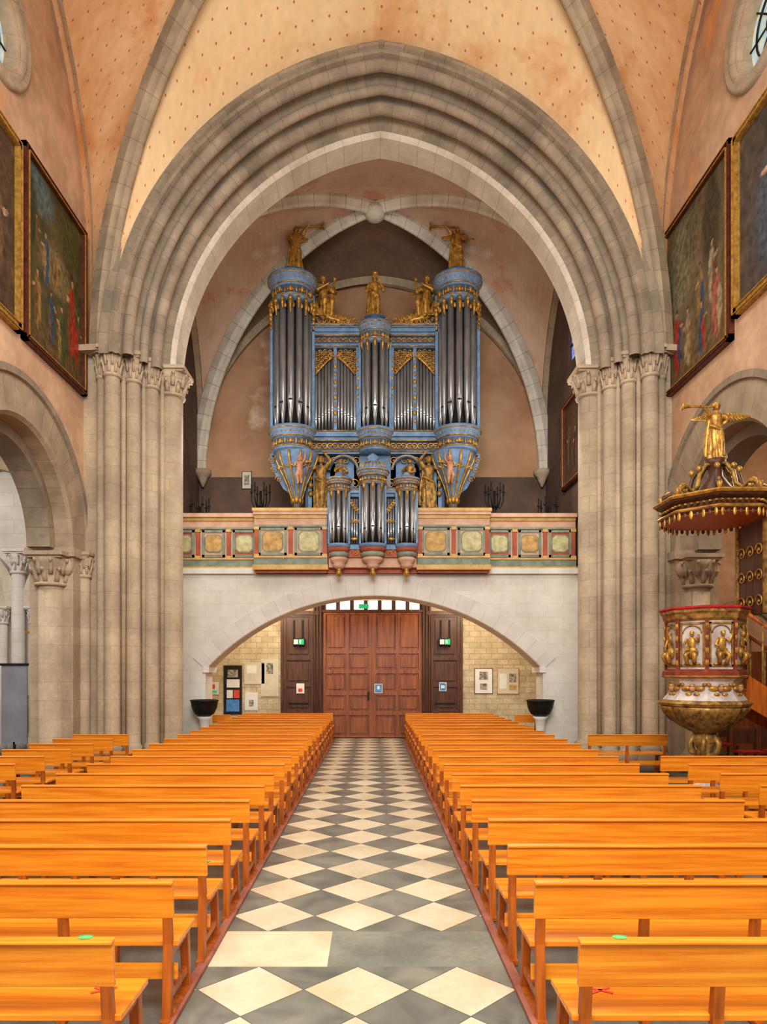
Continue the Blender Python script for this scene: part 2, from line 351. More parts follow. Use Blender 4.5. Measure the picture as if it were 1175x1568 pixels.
GLASS=M('stained_glass',C(150,190,220),C(214,214,170),sc=6,rough=.2,c3=C(120,140,190),emit=.5)
GLASSW=M('bright_glass',C(244,248,255),C(230,240,255),sc=2,rough=.2,emit=2.0)
GLASSB=M('blue_glass',C(90,120,210),C(160,180,230),sc=7,rough=.2,emit=.8)
def arc_pts(cy,z0,r,n=20): return [(cy-r*math.cos(pi*i/n),z0+r*math.sin(pi*i/n)) for i in range(n+1)]
def nave_wall(name,x0,x1,cy,oc):
    out=[(-1,0)]
    for c in (cy-7.4,cy):
        out+= [(c-1.9,0)]+arc_pts(c,4.4,1.9)+[(c+1.9,0)]
    out+=[(15.6,0),(15.6,17),(-1,17)]
    hole=[(oc[0]+.72*math.cos(2*pi*i/28),oc[1]+.72*math.sin(2*pi*i/28)) for i in range(28)]
    mb=MB(); mb.plate(out,[hole],lambda a,b,w:(w,a,b),x0,x1,PLASTER)
    s=1 if x0>0 else -1
    for c in (cy-7.4,cy):
        f=x0-s*.03
        mb.arch([(2.5,f+s*.03),(2.5,f),(1.88,f),(1.82,f+s*.06),(1.82,x1)],c,4.4,0.0001,YZ,STONE_RIB)
        mb.arch([(2.56,f+s*.03),(2.6,f-s*.05),(2.48,f-s*.05),(2.46,f)],c,4.4,0.0001,YZ,STONE_V)
        mb.arch([(1.82,x0+s*.3),(1.6,x0+s*.3),(1.6,x1-s*.05),(1.82,x1-s*.05)],c,4.4,0.0001,YZ,STONE_V)
        for e in (-1,1):
            yj=c+e*1.9
            y0,y1=sorted((yj-e*.03,yj+e*.62)); xa,xb=sorted((f,x1+s*.02))
            mb.box(xa,xb,y0,y1,0,4.25,STONE)
            mb.box(min(xa,xb)-.06,max(xa,xb)+.06,min(yj-e*.12,yj+e*.66),max(yj-e*.12,yj+e*.66),4.25,4.42,STONE)
            mb.lathe([(.34,0),(.34,.3),(.27,.42),(.24,.45),(.24,3.75)],((x0+x1)/2,yj-e*.02,0),STONE,seg=18)
            capital(mb,(x0+x1)/2,yj-e*.02,.25,3.72,.55,STONE,ab=1.5)
            column(mb,f-s*.02,yj+e*.42,.12,0,4.4,.42,STONE,ab=1.5)
            for k in range(4): mb.ell((xa+(xb-xa)*(k+.5)/4,yj-e*.06,4.05),(.12,.09,.17),STONE)
    mb.obj(name)
    mb=MB(); T=Matrix.Translation((x0,oc[0],oc[1]))@Matrix.Rotation(-s*pi/2,4,'Y')
    mb.lathe([(.98,-.05),(.98,.06),(.9,.1),(.84,.04),(.8,.08),(.72,-.02),(.66,-.35),(.7,-.36)],(0,0,0),STONE,seg=36,T=T,caps=False)
    mb.lathe([(0.0,-.25),(.72,-.25)],(0,0,0),GLASS,seg=32,T=T,caps=False)
    for k in range(8):
        a=2*pi*k/8; mb.tube([T@Vector((.2*math.cos(a),.2*math.sin(a),-.23)),T@Vector((.7*math.cos(a),.7*math.sin(a),-.23))],.015,IRON,seg=6)
    for rr in (.2,.5):
        mb.tube([T@Vector((rr*math.cos(2*pi*k/24),rr*math.sin(2*pi*k/24),-.23)) for k in range(25)],.018,IRON,seg=6)
    mb.obj('window_1' if s<0 else 'window_2')
nave_wall('wall_left',LW,LW-.8,11.5,(10.7,12.35))
nave_wall('wall_right',RW,RW+.8,11.8,(10.75,12.35))

# ---- great transverse arch + piers
ZA=8.3; c=.8
mb=MB()
def rl(r,y,rad):
    out=[]
    for i in range(12):
        a=math.radians(50+ i*(262-50)/11)
        out.append((r+rad*math.cos(a),y-rad*math.sin(a)))
    return out
prof=[(6.4,13.5),(6.0,13.5),(5.98,13.58)]+rl(5.86,13.62,.11)+[(5.9,13.84),(5.76,13.98)]+rl(5.66,13.96,.09)+[(5.7,14.14),(5.58,14.26)]+rl(5.49,14.22,.12)+[(5.54,14.44),(5.38,14.54),(5.3,14.56)]
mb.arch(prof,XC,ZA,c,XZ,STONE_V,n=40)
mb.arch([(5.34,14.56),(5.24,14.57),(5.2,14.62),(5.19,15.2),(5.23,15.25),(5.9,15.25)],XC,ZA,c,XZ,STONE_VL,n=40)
mb.arch([(6.16,13.5),(6.18,13.45),(6.1,13.43),(6.07,13.5)],XC,ZA,c,XZ,STONE_V,n=40)
ap=math.acos(-c/5.8)
half=[(-(c+5.8*math.cos(pi+(ap-pi)*i/24)),ZA+5.8*math.sin(pi+(ap-pi)*i/24)) for i in range(25)]
pl=[(XC-7,ZA-.05)]+[(XC-h,z) for h,z in half]+[(XC+h,z) for h,z in half[::-1][1:]]+[(XC+7,ZA-.05),(XC+7,17),(XC-7,17)]
mb.plate(pl,[],lambda a,b,w:(a,w,b),14.65,15.22,STONE)
mb.obj('trim_2')
for s,nm in ((-1,'clustered_pier'),(1,'clustered_pier.001')):
    mb=MB()
    wl=abs((LW if s<0 else RW)-XC)
    u=[(wl,13.92),(5.28,13.92),(5.28,14.22),(4.97,14.22),(4.97,14.52),(4.62,14.52),(4.62,15.28),(wl,15.28)]
    P=[(XC+s*a,b) for a,b in u]
    if s<0: P=P[::-1]
    mb.plate(P,[],lambda a,b,w:(a,b,w),0,ZC-.05,STONE)
    for a,b,r in ((5.66,13.84,.1),(5.42,13.74,.15),(5.1,14.04,.14),(4.82,14.34,.14),(4.55,14.82,.25)):
        column(mb,XC+s*a,b,r,0,ZC,.5,STONE,ab=1.55)
    for a,b in ((5.26,13.93),(4.95,14.23),(4.66,14.54)):
        mb.lathe([(.05,0),(.05,ZC-.1)],(XC+s*a,b,0),STONE,seg=10)
    u=[(wl,13.62),(5.3,13.55),(5.2,13.85),(4.95,13.86),(4.85,14.15),(4.68,14.2),(4.6,14.5),(4.2,14.52),(4.2,15.28),(wl,15.28)]
    P=[(XC+s*a,b) for a,b in u]
    if s<0: P=P[::-1]
    mb.plate(P,[],lambda a,b,w:(a,b,w),ZC-.09,ZC+.03,STONE)
    mb.obj(nm)

# ---- nave vault
def pts_diag(p0,p1,n=24):
    out=[]
    for i in range(n+1):
        th=pi/2*i/n; t=1-math.cos(th)
        out.append(Vector((p0[0]+(p1[0]-p0[0])*t,p0[1]+(p1[1]-p0[1])*t,p0[2]+(p1[2]-p0[2])*math.sin(th))))
    return out
def pts_arch(sd,xc,z0,R,c,y,n=24):
    ap=math.acos(-c/R); return [Vector((xc+sd*(-(c+R*math.cos(pi+(ap-pi)*i/n))),y,z0+R*math.sin(pi+(ap-pi)*i/n))) for i in range(n+1)]
def pts_wall(x,ya,yc,z0,zs,zt,n=24):
    hs=abs(ya-yc); rise=zt-zs; R=(hs*hs+rise*rise)/(2*hs); sg=1 if ya>yc else -1
    out=[]; k=6
    for i in range(k): out.append(Vector((x,ya,z0+(zs-z0)*i/k)))
    cen=ya-sg*R; am=math.asin(rise/R) if R>=hs and rise<=R else pi/2
    for i in range(n-k+1):
        a=am*i/(n-k); out.append(Vector((x,cen+sg*R*math.cos(a),zs+R*math.sin(a))))
    return out
def web(mb,A,B,mat,m=8,bulge=.12):
    rows=[];uvf=[];L=0
    for i in range(len(A)):
        if i: L+=(A[i]-A[i-1]).length
        d=(B[i]-A[i]); 
        rows.append([A[i]+d*(j/m)+Vector((0,0,bulge*math.sin(pi*j/m)*min(1,d.length/2))) for j in range(m+1)])
        uvf.append([(d.length*j/m,L) for j in range(m+1)])
    mb.grid(rows,mat,True,uvf)
RIBP=[(.3,-.17),(0,-.17),(-.06,-.12),(-.1,-.1),(-.17,-.08),(-.21,-.04),(-.22,0),(-.21,.04),(-.17,.08),(-.1,.1),(-.06,.12),(0,.17),(.3,.17)]
def rib(mb,path,mat,sc=1):
    d=Vector((path[-1].x-path[0].x,path[-1].y-path[0].y,0)); B=Vector((-d.y,d.x,0))
    pr=[(a*sc,b*sc) for a,b in RIBP]
    t=(path[-1]-path[-2]).normalized(); Nn=B.normalized().cross(t)
    if Nn.z<0: B=-B
    mb.sweep(path,B,pr,mat)
YC=9.8; ZB=15.45
boss=(XC,YC,ZB)
mbv=MB(); mbr=MB()
for sd in (-1,1):
    wx=LW if sd<0 else RW
    for my in (0,1):
        fy=(lambda y:y) if not my else (lambda y:2*YC-y)
        flip=lambda L:[Vector((p.x,fy(p.y),p.z)) for p in L]
        D=flip(pts_diag((XC+sd*5.6,13.75,ZC),boss))
        A=flip(pts_arch(sd,XC,ZA,6.25,c,13.5))
        W=flip(pts_wall(wx,14.1,YC,ZC,10.4,16.0))
        web(mbv,A,D,WEB); web(mbv,D,W,WEB_S)
        low=[p-Vector((0,0,.12)) for p in D]
        rib(mbr,low,STONE_RIB,.9)
        Wl=[p+Vector((-sd*.05,0,0)) for p in W]
        mbr.sweep(Wl,(1,0,0),[(.16,-.12),(.02,-.14),(-.12,-.07),(-.14,0),(-.12,.07),(.02,.14),(.16,.12)] ,STONE_RIB)
mbv.obj('ceiling')
mbr.lathe([(.0,-.35),(.25,-.33),(.34,-.2),(.3,0)],boss,STONE_RIB,seg=20)
mbr.obj('trim_3')

# ---- organ bay (tower)
BL=-5.27; BR=5.25; YB=20.7
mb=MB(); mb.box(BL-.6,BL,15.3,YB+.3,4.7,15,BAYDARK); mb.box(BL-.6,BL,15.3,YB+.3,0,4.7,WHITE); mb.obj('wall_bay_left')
win=[(17.9+.42*math.cos(pi*i/10),11.6+.42*math.sin(pi*i/10)) for i in range(11)]+[(17.48,10.2),(18.32,10.2)]
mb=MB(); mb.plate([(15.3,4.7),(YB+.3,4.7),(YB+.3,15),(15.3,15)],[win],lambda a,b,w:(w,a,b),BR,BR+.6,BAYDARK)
mb.box(BR,BR+.6,15.3,YB+.3,0,4.7,WHITE); mb.obj('wall_bay_right')
mb=MB(); mb.box(BR+.1,BR+.13,17.4,18.4,10.1,12.2,GLASSB)
mb.box(BR+.06,BR+.14,17.88,17.92,10.1,12.1,IRON)
for z in (10.7,11.2,11.7): mb.box(BR+.06,BR+.14,17.4,18.4,z,z+.03,IRON)
mb.obj('window_3')
mb=MB()
dh=[(-2.75,0),(-2.75,3.8),(-1.7,3.8),(-1.62,4.15),(1.6,4.15),(1.68,3.8),(2.7,3.8),(2.7,0)]
mb.plate([(BL,0)]+dh+[(BR,0),(BR,4.7),(BL,4.7)],[],lambda a,b,w:(a,w,b),YB,YB+.5,RUBBLE)
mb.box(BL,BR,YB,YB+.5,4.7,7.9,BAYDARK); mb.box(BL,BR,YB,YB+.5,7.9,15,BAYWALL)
mb.obj('wall_back')
mb=MB(); mb.box(-2.8,2.8,YB+.5,YB+.6,0,4.3,DARKW); mb.obj('wall_porch')
BB=(.06,17.9,14.25)
mbv=MB(); mbr=MB()
for sd in (-1,1):
    wx=BL if sd<0 else BR
    Dn=pts_diag((wx-sd*.1,15.4,8.6),BB); Df=pts_diag((wx-sd*.08,YB-.1,8.0),BB)
    A=pts_arch(sd,XC,ZA,5.35,.8,15.22); Fw=pts_arch(sd,.0,8.3,5.55,.3,YB-.02)
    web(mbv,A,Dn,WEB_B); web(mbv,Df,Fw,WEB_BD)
    W1=pts_wall(wx,15.35,17.95,8.6,9.6,13.5); W2=pts_wall(wx,YB-.05,17.95,8.0,9.4,13.5)
    web(mbv,Dn,W1,WEB_B); web(mbv,W2,Df,WEB_B)
    rib(mbr,[p-Vector((0,0,.1)) for p in Dn],STONE_RIBW,.85); rib(mbr,[p-Vector((0,0,.1)) for p in Df],STONE_RIBW,.85)
    mbr.sweep([p+Vector((0,-.08,-.05)) for p in Fw],(0,1,0),[(.14,-.12),(-.1,-.1),(-.12,.0),(-.1,.1),(.14,.12)],STONE_RIB)
    mbr.sweep([p+Vector((-sd*.06,0,0)) for p in W1+W2[::-1][1:]],(1,0,0),[(.14,-.1),(-.1,-.1),(-.1,.1),(.14,.1)],STONE_RIB)
    mbr.lathe([(.03,-.4),(.12,-.2),(.16,-.1),(.26,0),(.26,.1)],(wx-sd*.16,YB-.18,7.95),STONE,seg=14)
mbr.lathe([(0,-.42),(.1,-.42),(.22,-.36),(.28,-.25),(.25,-.1)],BB,STONE_RIBW,seg=20)
mbv.obj('ceiling_bay'); mbr.obj('trim_4')

# ---- gallery
YG=17.5
mb=MB()
gc=.04; gr=5.9; gz=3.96-5.9; am=math.asin(4.33/5.9)
arc=[(gc+gr*math.sin(-am+2*am*i/32),gz+gr*math.cos(-am+2*am*i/32)) for i in range(33)]
mb.plate([(BL,0),(-4.29,0)]+arc+[(4.37,0),(BR,0),(BR,4.62),(BL,4.62)],[],lambda a,b,w:(a,w,b),YG,YG+.75,WHITE)
rows=[];uvf=[]
for i in range(41):
    a=-am+2*am*i/40; f=lambda r,y:(gc+r*math.sin(a),y,gz+r*math.cos(a))
    rows.append([f(gr+.42,YG),f(gr+.42,YG-.025),f(gr,YG-.025),f(gr-.02,YG),f(gr-.02,YG+.76)]); uvf.append([(a*6,0),(a*6,.03),(a*6,.45),(a*6,.5),(a*6,1.2)])
mb.grid(rows,WHITE_V,False,uvf)
for s in (-1,1):
    x=gc+s*4.33
    mb.box(x-.06 if s<0 else x-.1,x+.1 if s<0 else x+.06,YG-.06,YG+.8,1.98,2.12,WHITE)
mb.box(BL,BR,YG+.1,YB,4.5,4.75,WHITE)
mb.box(BL,BR,YG-.12,YG+.2,4.5,4.64,WHITE)
mb.obj('organ_gallery')
# parapet
mb=MB()
def parapet(x0,x1,y,n,cut=0):
    mb.box(x0,x1,y,y+.12,4.64,6.0,PINK)
    mb.box(x0-.02,x1+.02,y-.08,y+.2,4.6,4.68,YEL); mb.box(x0-.01,x1+.01,y-.05,y,4.68,4.86,GREY_G); mb.box(x0-.01,x1+.01,y-.07,y,4.86,4.9,YEL)
    mb.box(x0-.02,x1+.02,y-.1,y+.22,5.94,6.04,PINK); mb.box(x0,x1,y-.05,y,5.86,5.94,YEL); mb.box(x0,x1,y-.02,y,5.68,5.86,PINK); mb.box(x0,x1,y-.05,y,5.64,5.69,GREY_G)
    w=(x1-x0)/n
    for i in range(n+1):
        px=min(max(x0+i*w,x0+.06),x1-.06)
        mb.box(px-.05,px+.05,y-.05,y,4.9,5.64,TERRA)
        mb.box(px-.065,px+.065,y-.06,y,5.57,5.64,YEL); mb.box(px-.065,px+.065,y-.06,y,4.9,4.96,YEL)
    for i in range(n):
        a=x0+i*w+.1; b=a+w-.2; cx=(a+b)/2; hw=(b-a)/2
        for q in ((a,b,4.93,4.99),(a,b,5.56,5.62),(a,a+.06,4.93,5.62),(b-.06,b,4.93,5.62)): mb.box(q[0],q[1],y-.03,y,q[2],q[3],GREY_G)
        mb.box(a+.05,b-.05,y-.01,y,4.98,5.57,PINK if (i%2 or hw>.3) else TERRA)
        r=min(hw-.09,.24)
        T=Matrix.Translation((cx,y-.012,5.275))@Matrix.Rotation(pi/2,4,'X')
        pts=[(r*(1+.12*math.cos(4*t))*math.cos(t),r*(1+.12*math.cos(4*t))*math.sin(t)*1.05) for t in [2*pi*k/24+pi/4 for k in range(24)]]
        pts=[(max(-r,min(r,p*1.3)),max(-r,min(r,q*1.3))) for p,q in pts]
        mb.plate([(p*1.14,q*1.14) for p,q in pts],[],lambda a_,b_,w_:T@Vector((a_,b_,w_)),0,.006,GREY_G)
        mb.plate(pts,[],lambda a_,b_,w_:T@Vector((a_,b_,w_)),.004,.014,CREAM if (i+n)%2 else OCHRE)
parapet(BL+.02,-2.9,YG-.02,3); parapet(2.85,BR-.06,YG-.02,3)
parapet(-2.98,-1.15,YG-.32,2); parapet(1.13,2.94,YG-.32,2)
for s,x0,x1 in ((-1,-2.98,-1.15),(1,1.13,2.94)):
    mb.box(x0,x1,YG-.3,YG+.1,4.5,4.64,TERRA); mb.box(x0-.03,x1+.03,YG-.42,YG,4.56,4.68,YEL)
    mb.box(x0-.04,x1+.04,YG-.44,YG+.1,6.02,6.1,YEL)
mb.box(-1.2,1.2,YG-.2,YG-.05,4.5,5.2,TERRA)
mb.obj('gallery_parapet',bevel=.006)

# ---- aisles beyond the arcades
mb=MB(); mb.box(-11.8,-11.5,-1,17.3,0,8,AISLEW); mb.obj('wall_aisle_left')
mb=MB(); mb.box(-11.8,LW-.8,17,17.3,0,8,AISLEW)
column(mb,-8.75,16.85,.16,0,5.0,.5,AISLEW); column(mb,-8.35,16.8,.1,0,3.6,.35,AISLEW); column(mb,-9.1,16.8,.1,0,3.6,.35,AISLEW)
mb.arch([(1.75,17),(1.75,16.8),(1.45,16.8),(1.45,17)],-10.4,3.6,.1,XZ,STONE_VL); mb.arch([(1.75,17),(1.75,16.8),(1.45,16.8),(1.45,17)],-7.0,3.6,.1,XZ,STONE_VL)
for x in (-9.1,-8.4,-7.4): mb.box(x-.18,x+.18,16.95,16.99,1.4,4.2,STONE_VL)
for k in range(2):
    mb.arch([(2.4-.2*k,16.95-.1*k),(2.4-.2*k,16.85-.1*k),(2.2-.2*k,16.85-.1*k),(2.2-.2*k,16.95)],-9.2,5.0,.3,XZ,STONE_RIB)
mb.obj('wall_aisle_back_left')
mb=MB(); mb.box(-11.8,LW-.8,5,17.3,8,8.2,AISLEW); mb.obj('ceiling_aisle_left')
mb=MB(); mb.box(10.3,10.6,-1,17.3,0,8,PLASTER); mb.obj('wall_aisle_right')
mb=MB(); mb.box(RW+.8,10.6,17,17.3,0,8,PLASTER)
mb.arch([(1.2,17),(1.2,16.9),(.95,16.9),(.95,17)],9.2,2.6,.05,XZ,STONE_V)
mb.box(8.25,8.05,16.9,17,0,2.6,STONE); mb.box(8.3,10.1,16.95,17,0,2.5,DOORW)
column(mb,7.4,16.85,.14,0,4.2,.4,STONE); mb.obj('wall_aisle_back_right')
mb=MB(); mb.box(RW+.8,10.6,5,17.3,8,8.2,PLASTER)
for k in range(6): mb.box(RW+.8,10.3,7+k*1.7,7.25+k*1.7,7.65,8,DARKW)
mb.obj('ceiling_aisle_right')

# ================================================================== DOORS
def leaf(mb,x0,x1,y,z0,z1,rows,mat,cols=2):
    mb.box(x0,x1,y,y+.06,z0,z1,mat)
    st=.09; w=(x1-x0-st*(cols+1))/cols
    for i in range(cols+1):
        a=x0+i*(w+st); mb.box(a,a+st,y-.05,y,z0,z1,mat)
    zz=[z0]+rows+[z1]
    for j,z in enumerate(zz):
        a=max(z0,z-.06); b=min(z1,z+.06); mb.box(x0,x1,y-.048,y,a,b,mat)
    for j in range(len(zz)-1):
        for i in range(cols):
            a=x0+st+i*(w+st); mb.box(a+.06,a+w-.06,y-.028,y,zz[j]+.13,zz[j+1]-.13,mat)
yd=20.55
mb=MB(); leaf(mb,-1.5,-.02,yd,.02,3.78,[.75,1.35,2.0,2.6],DOORW); leaf(mb,.0,1.48,yd,.02,3.78,[.75,1.35,2.0,2.6],DOORW)
mb.box(-.04,.02,yd-.06,yd,.02,3.78,DOORW); mb.box(-.16,-.1,yd-.09,yd-.03,1.15,1.4,IRON); mb.obj('door_1',bevel=.006)
for k,(a,b) in enumerate(((-2.68,-1.78),(1.72,2.62))):
    mb=MB(); leaf(mb,a,b,yd-.05,.02,3.7,[.8,1.6,2.4],DARKW,cols=1)
    mb.box((a+b)/2-.16,(a+b)/2-.1,yd-.1,yd-.04,2.75,3.55,BLACK); mb.box((a+b)/2+.1,(a+b)/2+.16,yd-.1,yd-.04,2.75,3.55,BLACK)
    mb.box((a+b)/2-.3,(a+b)/2+.3,yd-.1,yd-.06,1.02,1.08,IRON)
    mb.obj('door_%d'%(k+2),bevel=.006)
mb=MB()
for x in (-2.76,2.62): mb.box(x,x+.08,yd-.12,yd+.2,0,3.8,DARKW)
for x in (-1.78,1.48):
    mb.box(x,x+.27,yd-.1,yd+.2,0,4.12,DARKW)
    for q in (.04,.13,.22): mb.tube([(x+q,yd-.12,0.05),(x+q,yd-.12,4.05)],.03,DARKW,seg=10)
mb.box(-2.76,-1.6,yd-.14,yd+.2,3.7,3.82,DARKW); mb.box(1.6,2.7,yd-.14,yd+.2,3.7,3.82,DARKW)
mb.box(-1.6,1.56,yd-.12,yd+.2,3.78,3.86,DARKW)
mb.obj('trim_5',bevel=.006)
GREENE=M('exit_green',C(30,150,90),C(40,170,100),rough=.4,emit=.7)
mb=MB(); mb.box(-1.5,1.48,yd+.1,yd+.13,3.86,4.15,GLASSW)
for k in range(8): mb.box(-1.53+k*.42,-1.41+k*.42,yd,yd+.12,3.86,4.15,DARKW)
mb.box(-.42,-.12,yd-.06,yd-.02,3.9,4.03,GREENE)
mb.obj('window_4')
PAPER=M('paper',C(236,232,222),C(226,222,212),sc=6,rough=.6)
BLUEP=M('blue_poster',C(50,110,180),C(90,150,200),sc=10,rough=.5)
REDP=M('red_print',C(190,50,40),C(220,90,70),sc=10,rough=.5)
PHOTO=M('photo_print',C(60,70,80),C(200,180,150),sc=14,rough=.5)
BEIGE=M('beige_board',C(216,206,180),C(206,194,166),sc=5,rough=.6)
for x,n in ((-2.2,'exit_sign'),(2.15,'exit_sign.001')):
    mb=MB(); mb.box(x-.17,x+.17,yd-.25,yd-.1,2.79,3.0,IRON); mb.box(x-.0,x+.15,yd-.265,yd-.25,2.81,2.97,GREENE); mb.box(x-.15,x-.02,yd-.26,yd-.25,2.82,2.96,PAPER); mb.box(x+.02,x+.07,yd-.275,yd-.265,2.85,2.94,PAPER); mb.obj(n)
def board(name,x,z,w,h,y,parts,frame=DARKW,ft=.02):
    mb=MB(); mb.box(x-w/2-ft,x+w/2+ft,y-.03,y-.005,z-h/2-ft,z+h/2+ft,frame)
    for i,(u0,u1,v0,v1,m) in enumerate(parts): mb.box(x-w/2+u0*w,x-w/2+u1*w,y-.036-.004*i,y-.03,z-h/2+v0*h,z-h/2+v1*h,m)
    mb.obj(name)
YW=YB
board('poster_display',-4.24,1.45,.52,1.45,YW,[(0,1,0,1,BLACK),(.12,.88,.05,.3,BLUEP),(.15,.5,.33,.5,PAPER),(.15,.9,.55,.72,PAPER),(.2,.8,.76,.92,PHOTO),(.55,.9,.33,.5,REDP)])
board('notice_panel',-3.58,1.95,.6,.62,YW,[(0,1,0,1,BEIGE),(.1,.6,.5,.9,PAPER)],BEIGE)
board('notice_panel.001',-3.12,1.82,.5,1.1,YW,[(0,1,0,1,BEIGE),(.3,.7,.6,.9,PHOTO)],BEIGE)
board('notice_panel.002',-3.68,1.1,.35,.5,YW,[(0,1,0,1,PAPER),(.3,.7,.2,.6,PHOTO)],PAPER)
board('framed_notice',3.36,1.72,.52,.74,YW,[(0,1,0,1,PAPER),(.25,.75,.55,.88,PHOTO),(.3,.7,.15,.4,PHOTO)])
board('framed_notice.001',4.1,1.72,.62,.76,YW,[(0,1,0,1,BEIGE),(.08,.42,.2,.8,PAPER),(.55,.9,.45,.8,PHOTO),(.55,.9,.15,.35,OCHRE)],OCHRE)
board('framed_notice.002',-3.82,7.8,.26,.5,YW,[(0,1,0,1,BEIGE),(.2,.8,.2,.8,PHOTO)],IRON)
board('door_notice',-2.17,1.5,.2,.26,yd-.08,[(0,1,0,1,PAPER),(.2,.8,.1,.5,REDP)],PAPER)
board('door_notice.001',2.1,1.55,.18,.22,yd-.08,[(0,1,0,1,BLUEP),(.2,.8,.3,.7,PAPER)],PAPER)
board('door_notice.002',.17,1.5,.2,.24,yd-.06,[(0,1,0,1,BLUEP),(.3,.7,.4,.8,PAPER)],PAPER)
board('wall_notice',-4.84,1.5,.3,.34,YW,[(0,1,0,1,PAPER),(.1,.9,.1,.3,GREENE),(.3,.7,.45,.85,REDP)],PAPER)

for x,n in ((-4.22,'holy_water_font'),(4.2,'holy_water_font.001')):
    mb=MB(); y=17.1
    mb.lathe([(.24,0),(.24,.1),(.14,.16),(.11,.5),(.13,.8),(.2,.88)],(x,y,0),WHITE,seg=20)
    mb.lathe([(.1,.86),(.24,.95),(.31,1.1),(.34,1.26),(.36,1.28),(.33,1.3),(.28,1.2),(0,1.12)],(x,y,0),IRON,seg=24); mb.obj(n)

for x,n in ((-2.95,'iron_candelabrum'),(3.2,'iron_candelabrum.001'),(-4.55,'iron_candelabrum.002'),(4.6,'iron_candelabrum.003')):
    mb=MB(); y=17.95; k=1 if abs(x)<4 else .8
    mb.tube([(x,y,4.75),(x,y,6.75*k+ (1-k)*4.75)],.035,IRON)
    zt=6.6*k+(1-k)*4.75
    for a in range(6):
        d=Vector((math.cos(a*pi/3),math.sin(a*pi/3),0))
        mb.tube([Vector((x,y,zt-.25)),Vector((x,y,zt-.3))+d*.15,Vector((x,y,zt-.1))+d*.24,Vector((x,y,zt+.12))+d*.24],.02,IRON,seg=6)
        mb.lathe([(.02,0),(.05,.03),(.03,.04),(.022,.05),(.022,.22),(0,.24)],tuple(Vector((x,y,zt+.1))+d*.24),IRON,seg=8)
    mb.lathe([(.2,0),(.18,.04),(.05,.1)],(x,y,4.75),IRON,seg=12); mb.obj(n)

# ================================================================== FIGURES
def hand(mb,w,d,up,s,mat):
    w=Vector(w); d=Vector(d).normalized(); side=d.cross(Vector(up)).normalized(); n=side.cross(d)
    mb.tube([w-d*.01*s,w+d*.02*s,w+d*.05*s],[.018*s,.026*s,.024*s],mat,seg=8)
    for k,l in enumerate((.034,.042,.045,.04)):
        o=w+d*.045*s+side*(k-1.5)*.014*s
        mb.tube([o,o+d*l*.5*s,o+d*l*.85*s+n*-.012*s],[.008*s,.0075*s,.006*s],mat,seg=6)
    o=w+d*.015*s-side*.02*s; mb.tube([o,o-side*.018*s+d*.02*s,o-side*.02*s+d*.04*s],[.009*s,.008*s,.006*s],mat,seg=6)
def head(mb,c_,s,mat,turn=0):
    T=Matrix.Translation(c_)@Matrix.Rotation(turn,4,'Z'); k=s
    mb.ell((0,0,0),(.052*k,.062*k,.07*k),mat,T=T,seg=14,rings=10)
    mb.ell((0,-.02*k,-.035*k),(.038*k,.042*k,.038*k),mat,T=T)
    mb.tube([(0,-.055*k,.012*k),(0,-.074*k,-.014*k),(0,-.06*k,-.018*k)],[.007*k,.011*k,.008*k],mat,T=T,seg=6)
    mb.ell((0,-.058*k,.018*k),(.036*k,.01*k,.008*k),mat,T=T)
    mb.ell((0,-.06*k,-.035*k),(.018*k,.008*k,.005*k),mat,T=T); mb.ell((0,-.058*k,-.047*k),(.014*k,.008*k,.006*k),mat,T=T)
    for e in (-1,1): mb.ell((e*.052*k,0,-.004*k),(.007*k,.014*k,.018*k),mat,T=T)
    for a in range(9):
        t=-.3+ (pi+.6)*a/8; mb.ell((.05*k*math.cos(t),.012*k+.052*k*math.sin(t),.02*k),(.024*k,.024*k,.034*k),mat,T=T,seg=8,rings=5)
        mb.ell((.045*k*math.cos(t),.02*k+.045*k*math.sin(t),-.02*k),(.02*k,.02*k,.03*k),mat,T=T,seg=8,rings=5)
    mb.ell((0,.008*k,.045*k),(.052*k,.058*k,.034*k),mat,T=T)
